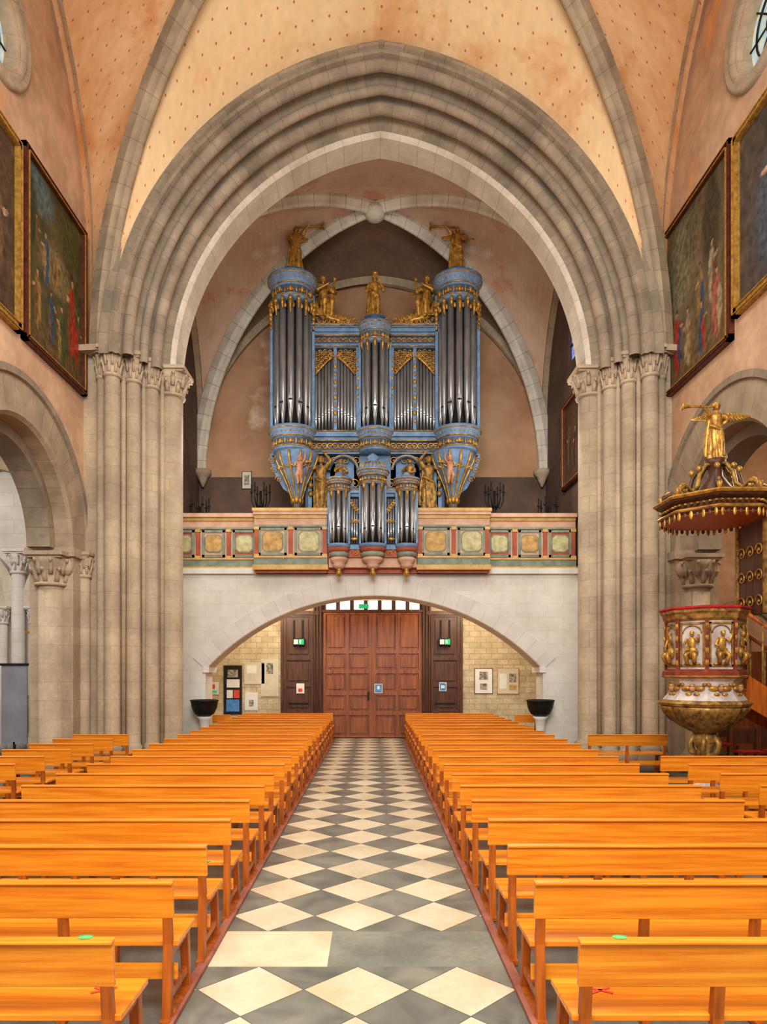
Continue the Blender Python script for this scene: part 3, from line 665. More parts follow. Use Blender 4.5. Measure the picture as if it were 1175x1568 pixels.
def figure(name,loc,h,mat,rot=0,arms=None,mode='stand',parent=None,wings=None,lean=0,crown=False,wmat=None,trumpet=0,vox=.0085):
    mb=MB(); T=Matrix.Translation(loc)@Matrix.Rotation(rot,4,'Z')@Matrix.Scale(h,4)
    def loft(rings,fn=9):
        seg=36; vs=[];n=len(rings)
        for (z,rx,ry,cx,cy,fd) in rings:
            for i in range(seg):
                a=2*pi*i/seg; f=1+fd*math.cos(fn*a+z*5)+fd*.5*math.cos(5*a+z*9)
                vs.append((cx+rx*f*math.cos(a),cy+ry*f*math.sin(a),z))
        fs=[(j*seg+i,j*seg+(i+1)%seg,(j+1)*seg+(i+1)%seg,(j+1)*seg+i) for j in range(n-1) for i in range(seg)]
        fs.append(tuple(reversed(range(seg)))); fs.append(tuple((n-1)*seg+i for i in range(seg)))
        mb.add(vs,fs,mat,True,T=T)
    if mode=='stand':
        loft([(.02,.14,.11,.01,0,.16),(.08,.135,.105,.01,0,.16),(.2,.12,.095,.008,0,.14),(.34,.112,.09,0,-.005,.11),(.46,.11,.088,0,0,.08),(.53,.104,.082,0,0,.05),(.62,.08,.064,0,0,.03),(.7,.096,.074,0,0,.02),(.765,.114,.07,0,0,0),(.795,.096,.058,0,0,0),(.815,.056,.045,0,0,0),(.83,.034,.034,0,-.004,0),(.87,.032,.032,0,-.008,0)])
        mb.tube([(.05,-.04,.5),(.06,-.1,.3),(.06,-.09,.06)],[.055,.05,.036],mat,seg=10,T=T)
        mb.tube([(-.11,-.03,.6),(-.04,-.085,.55),(.06,-.085,.5),(.12,-.03,.42)],[.026,.03,.03,.018],mat,seg=8,T=T)
        mb.tube([(-.1,.03,.76),(-.13,.06,.5),(-.15,.07,.22),(-.16,.05,.08)],[.025,.04,.045,.02],mat,seg=8,T=T)
        for e in (-1,1): mb.tube([(e*.05,-.08,.03),(e*.06,-.15,.02)],[.03,.02],mat,seg=8,T=T)
        hc=(0,-.012,.925); sh=.775
    elif mode=='sit':
        loft([(.40,.13,.13,0,.03,.05),(.46,.125,.11,0,.02,.05),(.55,.105,.08,0,.01,.03),(.62,.088,.07,0,0,.03),(.7,.102,.078,0,0,.02),(.765,.118,.072,0,0,0),(.795,.1,.06,0,0,0),(.815,.06,.045,0,0,0),(.83,.036,.036,0,-.004,0),(.87,.034,.034,0,-.008,0)])
        for e in (-1,1):
            mb.tube([(e*.06,.02,.45),(e*.08,-.12,.47),(e*.085,-.24,.46),(e*.085,-.27,.36),(e*.08,-.25,.2),(e*.08,-.24,.07)],[.08,.08,.07,.06,.05,.035],mat,seg=10,T=T)
            mb.tube([(e*.08,-.23,.06),(e*.09,-.32,.03)],[.032,.02],mat,seg=8,T=T)
        loft([(.06,.15,.07,0,-.19,.12),(.25,.14,.07,0,-.18,.1),(.42,.13,.1,0,-.12,.06)])
        hc=(0,-.012,.925); sh=.775
    else:
        loft([(.4,.1,.085,0,0,0),(.48,.115,.1,0,-.01,0),(.58,.105,.09,0,-.01,0),(.68,.11,.08,0,0,0),(.74,.1,.06,0,0,0),(.77,.04,.04,0,0,0)])
        for e in (-1,1):
            mb.tube([(e*.05,0,.44),(e*.08,-.08,.28),(e*.06,-.02,.12),(e*.06,-.0,.05)],[.075,.07,.05,.035],mat,seg=10,T=T)
            mb.tube([(e*.06,.01,.04),(e*.08,-.07,.02)],[.032,.024],mat,seg=8,T=T)
        hc=(0,-.01,.86); sh=.72
    hs=1 if mode!='putto' else 1.55
    head(mb,T@Vector(hc),h*hs,mat,rot+lean)
    arms=arms or [((-.2,-.02,.62),(-.14,-.16,.58)),((.2,-.02,.62),(.12,-.16,.66))]
    for e,(el,wr) in zip((-1,1),arms):
        s0=Vector((e*.1,0,sh)); el=Vector(el); wr=Vector(wr)
        mb.tube([T@s0,T@(s0.lerp(el,.5)+Vector((e*.01,0,.005))),T@el,T@el.lerp(wr,.4),T@wr],[.042*h,.04*h,.033*h,.029*h,.02*h],mat,seg=10)
        if mode!='putto': mb.tube([T@s0,T@s0.lerp(el,.7),T@(el+Vector((0,0,-.04)))],[.048*h,.05*h,.03*h],mat,seg=10)
        d=(T.to_3x3()@(wr-el)); hand(mb,T@wr,d,(0,0,1) if abs(d.normalized().z)<.8 else (1,0,0),h,mat)
    if crown:
        mb.lathe([(.045,.05),(.062,.09),(.055,.09),(.04,.055)],(0,0,0),mat,seg=10,T=Matrix.Translation(T@Vector(hc))@Matrix.Scale(h,4))
        for k in range(6): mb.ell(T@(Vector(hc)+Vector((.056*math.cos(k*pi/3),.056*math.sin(k*pi/3),.1))),(.01*h,.01*h,.02*h),mat)
    o=mb.obj(name,remesh=vox*h)
    kids=MB(); used=False
    if wings:
        used=True
        for e,(tilt,drop,span) in zip((-1,1),wings):
            if span<=0: continue
            root=Vector((e*.04,.07,.74))
            def bone(t): return root+Vector((e*span*t,.04+.06*t,span*(math.sin(min(1,t*1.5)*pi/2)*tilt-.1*t*t)))
            kids.tube([T@bone(t) for t in (0,.25,.5,.75,1)],[.024*h,.026*h,.022*h,.018*h,.01*h],wmat or mat,seg=8)
            for layer,(nf,l0,wd) in enumerate(((11,1.0,.022),(10,.62,.02),(8,.34,.018))):
                for k in range(nf):
                    t=.08+.92*k/(nf-1)
                    ln=drop*l0*(.55+.45*t)
                    ang=-pi/2+1.3*t**1.2
                    d=Vector((e*math.cos(ang),.05,math.sin(ang))).normalized()
                    side=Vector((0,1,0)); x=d.cross(side).normalized(); y=d.cross(x)
                    R=Matrix((x,y,d)).transposed(); R3=(T.to_3x3()).normalized()@R
                    cpt=T@(bone(t)+d*ln*.48)
                    kids.ell(cpt+Vector((0,-.010*layer*h,0)),(wd*h,.009*h,ln*.52*h),wmat or mat,R=R3,seg=8,rings=8)
    if trumpet:
        used=True; e=trumpet
        a=T@Vector((e*.05,-.08,.895)); b=T@Vector((e*.58,-.12,.9+.03))
        ds=[0,.3,.7,.88,.95,1]; kids.tube([a.lerp(b,t) for t in ds],[.016*h,.016*h,.02*h,.034*h,.05*h,.075*h],GOLD,seg=12)
    if used:
        k=kids.obj('wings' if wings else 'trumpet',parent=o)
    if parent: o.parent=parent
    return o
def scroll(mb,c_,s,mat,mx=1,turns=1.4,tilt=0,ax='XZ',th=.13):
    pts=[];rad=[]
    for i in range(22):
        t=i/21; r=s*(1-t)**.8+s*.08; a=tilt+turns*2*pi*t
        u=mx*r*math.cos(a); v=r*math.sin(a)
        pts.append((c_[0]+u,c_[1],c_[2]+v) if ax=='XZ' else (c_[0],c_[1]+u,c_[2]+v)); rad.append(s*th*(1.1-.6*t))
    mb.tube(pts,rad,mat,seg=6)
    mb.ell((c_[0],c_[1],c_[2]),(s*.2,s*.2,s*.2),mat,seg=8,rings=5)
def leafspray(mb,c_,s,mat,n=5,a0=0,a1=pi):
    for k in range(n):
        a=a0+(a1-a0)*k/(n-1); R=Matrix.Rotation(pi/2-a,3,'Y')
        mb.ell((c_[0]+s*.5*math.cos(a),c_[1],c_[2]+s*.5*math.sin(a)),(s*.16,s*.12,s*.5),mat,R=R,seg=8,rings=6)

# ================================================================== ORGAN
org=empty('pipe_organ'); OX=.06; OY=18.35
case=MB(); gold=MB(); pipes=MB()
def pipe(x,y,z0,z1,r,foot,ang=-pi/2,dark=BLACK):
    pipes.lathe([(r*.3,0),(r,foot),(r,z1-z0),(r*.82,z1-z0),(r*.82,z1-z0-.05)],(x,y,z0),TIN,seg=14)
    T=Matrix.Translation((x,y,z0+foot))@Matrix.Rotation(ang+pi/2,4,'Z')
    pipes.box(-r*.6,r*.6,-r*1.02,-r*.6,0.0,r*.55,dark,T=T)
    pipes.add([(-r*.62,-r*1.0,r*.55),(r*.62,-r*1.0,r*.55),(0,-r*1.06,r*2.6)],[(0,1,2)],TIN,T=T)
    pipes.add([(-r*.55,-r*1.0,0),(r*.55,-r*1.0,0),(0,-r*.75,-r*2.0)],[(0,2,1)],TIN,T=T)
H0,H1=pi,2*pi
def entab(mb,c_,r,z,h,seg=24):
    x,y=c_
    mb.lathe([(0,0),(r,0),(r*1.04,h*.06),(r*1.04,h*.12),(r*.97,h*.15)],(x,y,z),BLUE,seg=seg,a0=H0-.25,a1=H1+.25)
    mb.lathe([(r*.97,h*.15),(r*.97,h*.5)],(x,y,z),BLUED,seg=seg,a0=H0-.25,a1=H1+.25)
    mb.lathe([(r*.97,h*.5),(r*1.04,h*.55),(r*1.1,h*.62),(r*1.12,h*.7),(r*1.2,h*.8),(r*1.24,h*.9),(r*1.24,h),(0,h)],(x,y,z),BLUE,seg=seg,a0=H0-.25,a1=H1+.25)
    for zz,rr in ((.13,1.05),(.57,1.07),(.88,1.235)):
        pts=[(x+rr*r*math.cos(a),y+rr*r*math.sin(a),z+h*zz) for a in [H0-.2+(pi+.4)*i/20 for i in range(21)]]
        gold.tube(pts,.017,GOLD,seg=6)
    n=11
    for i in range(n):
        a=H0+.12+(pi-.24)*i/(n-1)
        gold.ell((x+.99*r*math.cos(a),y+.99*r*math.sin(a),z+h*.33),(r*.1,r*.1,h*.13) if i%2 else (r*.05,r*.05,h*.15),GOLD,seg=8,rings=5)
        if i%2:
            for e in (-1,1):
                a2=a+e*.13; gold.ell((x+.99*r*math.cos(a2),y+.99*r*math.sin(a2),z+h*.3),(r*.06,r*.06,h*.06),GOLD,seg=6,rings=4)
    for i in range(17):
        a=H0+(pi)*i/16; gold.ell((x+1.14*r*math.cos(a),y+1.14*r*math.sin(a),z+h*.74),(.022,.022,.03),GOLD,seg=6,rings=4)
for s in (-1,1):
    tx=OX+s*2.21; r=.5
    case.box(tx-.58,tx+.58,OY+.12,OY+1.0,7.86,12.4,BLUE)
    case.lathe([(0,0),(.36,0),(.36,3.4),(0,3.4)],(tx,OY,8.5),BLACK,seg=16,a0=H0,a1=H1)
    for i in range(7):
        a=H0+.1+(pi-.2)*i/6; rr=.45
        pr=.088 if i in (2,3,4) else .078
        pipe(tx+rr*math.cos(a),OY+rr*math.sin(a),8.48,11.9,pr,.62-.06*abs(i-3),ang=a)
    for e in (-1,1): case.box(tx+e*.56-.035,tx+e*.56+.035,OY-.1,OY+.16,8.4,11.9,BLUE)
    entab(case,(tx,OY),.54,11.8,.68)
    case.lathe([(.5,0),(.42,.1),(.3,.14),(.3,.26),(.36,.3),(0,.3)],(tx,OY+.1,12.46),BLUED,seg=24)
    for i in range(7):
        a=H0+pi*i/6; gold.tube([(tx+.5*math.cos(a),OY+.5*math.sin(a),12.48),(tx+.46*math.cos(a),OY+.46*math.sin(a),12.62),(tx+.34*math.cos(a),OY+.34*math.sin(a),12.66)],[.03,.025,.02],GOLD,seg=6)
    for i in range(9):
        a=H0+.05+(pi-.1)*i/8; dx=math.cos(a);dy=math.sin(a); L_=.44 if i%2==0 else .3
        gold.tube([(tx+.56*dx,OY+.56*dy,11.81),(tx+.585*dx,OY+.585*dy,11.81-L_*.5),(tx+.55*dx,OY+.55*dy,11.81-L_)],[.05,.046,.014],GOLD,seg=6)
        gold.ell((tx+.58*dx,OY+.58*dy,11.74),(.055,.055,.055),GOLD,seg=8,rings=5)
        gold.ell((tx+.58*math.cos(a+.15),OY+.58*math.sin(a+.15),11.56),(.04,.04,.07),GOLD,seg=6,rings=5)
    for e in (-1,1):
        for k in range(6): gold.ell((tx+e*.57,OY-.12,11.78-.12*k),(.075-.008*k,.05,.07),GOLD,seg=8,rings=5)
    entab(case,(tx,OY),.52,7.86,.6)
    ccx=tx-s*.1
    case.lathe([(.0,-1.55),(.07,-1.53),(.1,-1.4),(.14,-1.2),(.24,-.85),(.4,-.5),(.53,-.22),(.57,-.05),(.57,0)],(ccx,OY+.12,7.88),BLUE,seg=28)
    for i in range(6):
        a=H0+.2+(pi-.4)*i/5
        gold.tube([(ccx+q*math.cos(a),OY+.12+q*math.sin(a),7.88+zz) for q,zz in ((.59,-.05),(.55,-.22),(.42,-.5),(.26,-.85),(.15,-1.2),(.09,-1.45))],[.03,.035,.03,.024,.02,.015],GOLD,seg=6)
    gold.ell((ccx,OY+.12,6.3),(.07,.07,.1),GOLD)
    for k in range(5): gold.ell((ccx+.13*math.cos(k*pi/4+pi),OY+.12+.13*math.sin(k*pi/4+pi),6.62),(.05,.05,.1),GOLD,seg=8,rings=5)
    for k in range(7):
        a=H0+.3+(pi-.6)*k/6; leafspray(gold,(ccx+.42*math.cos(a),OY+.12+.46*math.sin(a),7.42),.14,GOLD,n=3,a0=.5,a1=pi-.5)
    case.plate([(0,0),(.16,0),(.16,-.15),(.05,-.5),(-.2,-.95),(-.4,-1.1),(-.4,0)] if s>0 else [(0,0),(-.16,0),(-.16,-.15),(-.05,-.5),(.2,-.95),(.4,-1.1),(.4,0)],[],lambda a_,b_,w_:(tx+s*.5+a_,w_,7.95+b_),OY+.3,OY+.5,BLUE)
    for q,w_ in ((.1,-.2),(.04,-.45),(-.08,-.7)): scroll(gold,(tx+s*(.5+q),OY+.27,7.95+w_),.09,GOLD,mx=s)
# centre tower
for i in range(5):
    a=H0+.2+(pi-.4)*i/4; pipe(OX+.3*math.cos(a),OY-.02+.3*math.sin(a),8.5,10.85,.075,.5-.05*abs(i-2),ang=a)
case.lathe([(0,0),(.24,0),(.24,2.4),(0,2.4)],(OX,OY,8.5),BLACK,seg=16,a0=H0,a1=H1)
entab(case,(OX,OY),.38,10.74,.54); entab(case,(OX,OY),.4,7.86,.6)
for e in (-1,1): case.box(OX+e*.41-.03,OX+e*.41+.03,OY-.1,OY+.2,8.4,10.8,BLUE)
for i in range(7):
    a=H0+.05+(pi-.1)*i/6; gold.tube([(OX+.41*math.cos(a),OY+.41*math.sin(a),10.76),(OX+.42*math.cos(a),OY+.42*math.sin(a),10.66),(OX+.39*math.cos(a),OY+.39*math.sin(a),10.46 if i%2==0 else 10.56)],[.045,.036,.012],GOLD,seg=6)
# flats
case.box(OX-1.72,OX+1.72,OY+.22,OY+1.0,6.3,11.0,BLUE)
case.box(OX-1.68,OX+1.68,OY+.2,OY+.23,8.5,10.74,BLACK)
for s in (-1,1):
    x0,x1=sorted((OX+s*.42,OX+s*1.72))
    for (z,h,d,m) in ((10.72,.1,.1,BLUE),(10.82,.2,.06,BLUED),(11.02,.08,.14,BLUE),(11.1,.09,.2,BLUE),(11.19,.09,.26,BLUE)): case.box(x0,x1,OY+.1-d,OY+1,z,z+h,m)
    for z,d in ((10.75,.12),(11.02,.16),(11.23,.28)): gold.tube([(x0,OY+.1-d,z),(x1,OY+.1-d,z)],.018,GOLD,seg=6)
    for (z,h,d,m) in ((7.86,.08,.1,BLUE),(7.94,.26,.04,BLUED),(8.2,.1,.12,BLUE),(8.3,.16,.2,BLUE)): case.box(x0,x1,OY+.1-d,OY+1,z,z+h,m)
    for z,d in ((7.92,.12),(8.2,.14),(8.44,.22)): gold.tube([(x0,OY+.1-d,z),(x1,OY+.1-d,z)],.018,GOLD,seg=6)
    for k in range(9):
        xx=x0+(x1-x0)*(k+.5)/9
        scroll(gold,(xx,OY+.04,8.07),.085,GOLD,mx=1 if k%2 else -1,th=.24); scroll(gold,(xx,OY+.02,10.92),.065,GOLD,mx=1 if k%2 else -1,th=.24)
    for px in (.46,1.07,1.68):
        case.box(OX+s*px-.045,OX+s*px+.045,OY+.02,OY+.2,8.46,10.74,BLUE)
        for k in range(9 if px==1.07 else 5): gold.ell((OX+s*px,OY+.0,8.75+k*.21 if px==1.07 else 9.4+k*.25),(.045 if k%2 else .03,.03,.07),GOLD,seg=8,rings=5)
    for g,(a,b) in enumerate(((.5,1.03),(1.11,1.64))):
        n=6
        for i in range(n):
            t=(i+.5)/n; xx=OX+s*(a+(b-a)*t)
            k=t if g==1 else 1-t
            pipe(xx,OY+.12,8.48,10.66,.041,.28+.35*(1-k))
        gp=[]
        for i in range(8):
            t=i/7; k=1-t if g==1 else t; xx=OX+s*(a+.03+(b-a-.06)*t)
            zz=10.46-.46*(1-k)**1.3
            gp.append((xx,OY+.03,zz)); scroll(gold,(xx,OY+.03,zz+.07),.06,GOLD,mx=1 if i%2 else -1,th=.24)
            z2=zz+.2
            while z2<10.66:
                scroll(gold,(xx,OY+.05,z2),.05,GOLD,mx=-1 if i%2 else 1,th=.22); z2+=.13
        gold.tube(gp,.028,GOLD,seg=6)
# lower body
case.box(OX-1.9,OX+1.9,OY+.3,OY+1.1,4.75,7.9,BLUED)
for s in (-1,1):
    for px in (.5,1.15,1.75): case.box(OX+s*px-.07,OX+s*px+.07,OY+.22,OY+.34,4.75,7.88,BLUE)
    case.box(OX+s*1.1-.35,OX+s*1.1+.35,OY+.26,OY+.32,6.5,7.6,BLUE)
    case.arch([(.42,OY+.0),(.36,OY+.0),(.36,OY+.3),(.42,OY+.3)],OX+s*.85,7.42,.001,XZ,BLUE,n=10)
    gold.tube([(OX+s*(.85+.39*math.cos(pi*i/12)),OY-.01,7.42+.39*math.sin(pi*i/12)) for i in range(13)],.018,GOLD,seg=6)
    for k in range(5): scroll(gold,(OX+s*(.5+.3*k),OY+.16,7.72),.1,GOLD,mx=s,th=.2)
    for k in range(4): gold.ell((OX+s*1.75,OY+.2,7.5-.22*k),(.07,.05,.09),GOLD,seg=8,rings=5)
# crowning volutes
for s in (-1,1):
    path=[(OX+s*x,OY+.1,z) for x,z in ((1.62,12.0),(1.55,11.75),(1.4,11.6),(1.2,11.55),(1.0,11.5),(.8,11.38),(.62,11.36),(.5,11.45))]
    gold.tube(path,[.05,.09,.1,.09,.08,.07,.06,.04],GOLD,seg=8)
    scroll(gold,(OX+s*1.55,OY+.08,11.5),.2,GOLD,mx=s); scroll(gold,(OX+s*.55,OY+.08,11.42),.12,GOLD,mx=-s)
    scroll(gold,(OX+s*1.1,OY+.05,11.42),.13,GOLD,mx=s)
    for k in range(7):
        x=1.5-.13*k; leafspray(gold,(OX+s*x,OY+.05,11.62-.03*k),.17,GOLD,n=4,a0=.2 if s>0 else .8,a1=pi-.8 if s>0 else pi-.2)
        leafspray(gold,(OX+s*x,OY+.0,11.36),.12,GOLD,n=4,a0=0,a1=pi)
    case.box(min(OX+s*1.7,OX+s*1.2),max(OX+s*1.7,OX+s*1.2),OY+.15,OY+.6,11.28,11.62,BLUED)
case.lathe([(.36,0),(.36,.06),(.26,.1),(.26,.2),(.32,.24),(0,.24)],(OX,OY+.1,11.27),BLUED,seg=24)
for e in (-1,1): scroll(gold,(OX+e*.3,OY-.05,11.38),.1,GOLD,mx=e)
# ---- positive (chair) organ
PY=17.0
case.box(-1.12,1.12,PY+.1,PY+.62,5.0,6.62,BLUE)
case.box(-1.0,1.0,PY+.07,PY+.11,5.2,6.5,BLACK)
def small_tower(x,r,z0,z1,n,pr,capz):
    case.lathe([(0,0),(r*.72,0),(r*.72,z1-z0),(0,z1-z0)],(x,PY,z0),BLACK,seg=14,a0=H0,a1=H1)
    for i in range(n):
        a=H0+.2+(pi-.4)*i/(n-1); pipe(x+r*.82*math.cos(a),PY+r*.82*math.sin(a),z0,z1+.02,pr,.38-.04*abs(i-n//2),ang=a)
    entab(case,(x,PY),r*1.06,z1,capz); 
    case.lathe([(r*1.0,.0),(r*1.12,.03),(r*1.12,.08),(r*1.0,.1)],(x,PY,z0-.1),BLUE,seg=20,a0=H0-.3,a1=H1+.3)
    for e in (-1,1):
        case.box(x+e*r*1.02-.025,x+e*r*1.02+.025,PY-.08,PY+.14,z0,z1,BLUE)
    for i in range(5):
        a=H0+.1+(pi-.2)*i/4; gold.tube([(x+r*1.05*math.cos(a),PY+r*1.05*math.sin(a),z1+.02),(x+r*1.07*math.cos(a),PY+r*1.07*math.sin(a),z1-.08),(x+r*math.cos(a),PY+r*math.sin(a),z1-.2)],[.04,.032,.01],GOLD,seg=6)
    case.lathe([(0,-.72),(.05,-.7),(.08,-.62),(.05,-.56),(.1,-.5)],(x,PY+.02,z0-.08),GOLD,seg=16)
    case.lathe([(.1,-.52),(.16,-.44),(.14,-.4),(r*.8,-.34),(r*.9,-.28),(r*.75,-.24)],(x,PY+.02,z0-.08),PINK,seg=20)
    case.lathe([(r*.75,-.25),(r*.95,-.22),(r*1.0,-.16),(r*.9,-.12)],(x,PY+.02,z0-.08),GREY_G,seg=20)
    case.lathe([(r*.9,-.13),(r*1.08,-.06),(r*1.05,0)],(x,PY+.02,z0-.08),TERRA,seg=20)
for e in (-1,1): small_tower(e*.84,.25,5.17,6.45,5,.052,.34)
small_tower(0,.31,5.17,6.62,5,.064,.38)
for e in (-1,1):
    for i in range(5):
        x=e*(.34+.055+.06*i); pipe(x,PY+.02,5.2,6.3,.026,.22+.05*i)
    for i in range(6): scroll(gold,(e*(.36+.05*i),PY-.02,5.98+.06*i),.06,GOLD,mx=e,th=.2); 
    for i in range(4): leafspray(gold,(e*(.38+.08*i),PY-.02,5.72),.09,GOLD,n=4)
    for z,d,h in ((6.36,.1,.08),(6.44,.16,.08),(5.05,.1,.1)): 
        a,b=sorted((e*.3,e*.62)); case.box(a,b,PY+.1-d,PY+.3,z,z+h,BLUE)
    gold.tube([(e*.3,PY-.06,6.52),(e*.62,PY-.06,6.52)],.016,GOLD,seg=6)
    scroll(gold,(e*.45,PY,6.68),.12,GOLD,mx=e); scroll(gold,(e*.62,PY,6.62),.08,GOLD,mx=-e)
    gold.ell((e*.46,PY-.04,5.3),(.1,.03,.04),GOLD,seg=8,rings=5)
    case.lathe([(.24,0),(.14,.08),(.08,.12),(.08,.16),(0,.2)],(e*.84,PY+.05,6.79),BLUE,seg=16)
case.lathe([(.36,0),(.3,.12),(.16,.2),(.12,.28),(.16,.32),(.1,.4),(0,.46)],(0,PY+.05,7.0),BLUE,seg=24,gad=.06,gn=12)
for i in range(9):
    a=H0+pi*i/8; gold.tube([(.37*math.cos(a),PY+.05+.37*math.sin(a),7.02),(.3*math.cos(a),PY+.05+.3*math.sin(a),7.14),(.15*math.cos(a),PY+.05+.15*math.sin(a),7.22)],[.02,.02,.015],GOLD,seg=6)
case.box(-1.1,1.1,PY+.04,PY+.5,4.86,5.1,TERRA); case.box(-1.1,1.1,PY+.12,PY+.5,4.62,4.88,PINK)
for e in (-1,1): scroll(gold,(e*.43,PY+.02,4.98),.09,GOLD,mx=e)
case.obj('organ_case',parent=org); gold.obj('gilded_carving',parent=org); pipes.obj('organ_pipes',parent=org)
figure('trumpeting_angel_statue',(OX-2.14,OY+.1,12.76),1.32,GOLD,rot=.1,arms=[((-.17,-.06,.66),(-.12,-.16,.6)),((.15,-.1,.8),(.24,-.15,.875))],wings=[(.6,.17,.5),(.45,.1,.2)],trumpet=1)
figure('trumpeting_angel_statue.001',(OX+2.24,OY+.1,12.76),1.32,GOLD,rot=-.1,arms=[((-.15,-.1,.8),(-.24,-.15,.875)),((.17,-.06,.66),(.12,-.16,.6))],wings=[(.6,.12,.24),(.3,.17,.52)],trumpet=-1)
figure('crowned_figure_statue',(OX,OY+.1,11.5),1.25,GOLD,arms=[((-.19,-.04,.62),(-.08,-.17,.6)),((.19,-.04,.64),(.1,-.17,.74))],crown=True)
figure('seated_angel_statue',(OX-1.42,OY+.3,11.5),1.3,GOLD,rot=.5,mode='sit',arms=[((-.17,-.08,.64),(-.02,-.2,.72)),((.2,-.1,.68),(.16,-.22,.82))],wings=[(.6,.22,.2),(.7,.24,.26)])
figure('seated_angel_statue.001',(OX+1.42,OY+.3,11.5),1.3,GOLD,rot=-.5,mode='sit',arms=[((-.2,-.1,.68),(-.16,-.22,.82)),((.17,-.08,.64),(.02,-.2,.72))],wings=[(.7,.24,.26),(.6,.22,.2)])
for s in (-1,1):
    sfx='' if s<0 else '.001'
    figure('atlas_statue'+sfx,(OX+s*1.45,OY+.02,6.35),1.45,GOLDP,rot=s*.3,arms=[((-.2,-.02,.9),(-.1,-.02,1.02)),((.2,-.02,.9),(.1,-.02,1.02))])
    figure('musician_statue'+sfx,(OX+s*.92,OY-.12,6.75),.92,GOLDP,rot=-s*.3,arms=[((-.19,-.08,.64),(-.06,-.2,.7)),((.19,-.08,.62),(.06,-.2,.56))])
    figure('putto_statue'+sfx,(OX+s*1.98,OY-.36,6.95),.78,FLESH,rot=s*.35,mode='putto',arms=[((-.2,-.03,.82),(-.22,-.05,1.0)),((.2,-.03,.82),(.22,-.05,1.0))],wings=[(.4,.12,.22),(.4,.12,.22)],wmat=GOLD)

# ================================================================== PEWS
def pew_mesh(L,nu=3):
    mb=MB()
    tl=math.radians(5)
    T=Matrix.Translation((0,0,.6))@Matrix.Rotation(tl,4,'X')
    mb.box(0,L,-.015,.012,0,.2,PEW,T=T); mb.box(0,L,-.03,.024,.2,.215,PEW,T=T)
    mb.box(-.015,L+.015,.03,.4,.425,.455,PEW)
    mb.box(0,L,.06,.085,.22,.31,PEW)
    xs=[.04]+[L*(k+1)/(nu+1) for k in range(nu)]+[L-.04]
    for i,x in enumerate(xs):
        mb.add([(x-.025,-.03,0),(x+.025,-.03,0),(x+.025,.03,0),(x-.025,.03,0),(x-.025,.0,.45),(x+.025,.0,.45),(x+.025,.05,.45),(x-.025,.05,.45),
                (x-.025,-.03,.78),(x+.025,-.03,.78),(x+.025,.0,.78),(x-.025,.0,.78)],
               [(0,1,5,4),(1,2,6,5),(2,3,7,6),(3,0,4,7),(4,5,9,8),(5,6,10,9),(6,7,11,10),(7,4,8,11),(8,9,10,11),(3,2,1,0)],PEWD)
        if i in (0,len(xs)-1,2):
            mb.add([(x-.025,.39,0),(x+.025,.39,0),(x+.025,.44,0),(x-.025,.44,0),(x-.025,.33,.425),(x+.025,.33,.425),(x+.025,.39,.425),(x-.025,.39,.425)],
               [(0,1,5,4),(1,2,6,5),(2,3,7,6),(3,0,4,7),(3,2,1,0)],PEWD)
            mb.box(x-.02,x+.02,.02,.37,.36,.425,PEWD); mb.box(x-.018,x+.018,-.0,.4,.12,.17,PEWD)
            mb.box(x-.028,x+.028,-.06,.47,0,.035,PEWD)
    return mb
pm={}
cnt=0
def place(x0,x1,y):
    global cnt
    L=round(abs(x1-x0),2)
    name='pew' if cnt==0 else 'pew.%03d'%cnt
    if L not in pm:
        o=pew_mesh(L,3 if L>2 else 1).obj(name,bevel=.004); pm[L]=o.data
    else:
        o=bpy.data.objects.new(name,pm[L]); scene.collection.objects.link(o)
        b=o.modifiers.new('Bevel','BEVEL'); b.width=.004; b.segments=2; b.limit_method='ANGLE'
    o.location=(min(x0,x1)+random.uniform(-.012,.012),y+random.uniform(-.012,.012),.003); o.rotation_euler.z=random.uniform(-.003,.003)
    cnt+=1
for k in range(21):
    y=3.05+.82*k
    if y>19.7: break
    place(-3.68,-1.14,y); place(.92,3.44,y)
    if 3.5<y<13.0: place(-5.66,-4.6,y)
    if 3.5<y<9.8 or 12.1<y<13.0: place(4.05,5.55,y)
place(-5.05,-3.9,18.75); place(3.9,5.05,18.75)
GSTK=M('green_sticker',C(90,200,110),C(110,210,120),rough=.5)
RSTK=M('red_tape',C(220,90,60),C(210,70,50),rough=.5)
n=0
for x,y,z in ((-1.28,3.04,.819),(1.1,3.04,.819),(-1.35,5.55,.461),(1.7,6.35,.461)):
    mb=MB(); mb.lathe([(0,0),(.034,0),(.034,.002),(0,.002)],(x,y,z),GSTK,seg=16,sy=.7); mb.obj('seat_sticker' if n==0 else 'seat_sticker.%03d'%n); n+=1
for i,(x,y) in enumerate(((-1.3,3.3),(1.1,3.3))):
    mb=MB()
    for a in (.5,-.5): mb.box(-.06,.06,-.008,.008,0,.003,RSTK,T=Matrix.Translation((x,y,.46))@Matrix.Rotation(a,4,'Z'))
    mb.obj('red_tape_cross' if i==0 else 'red_tape_cross.%03d'%i)

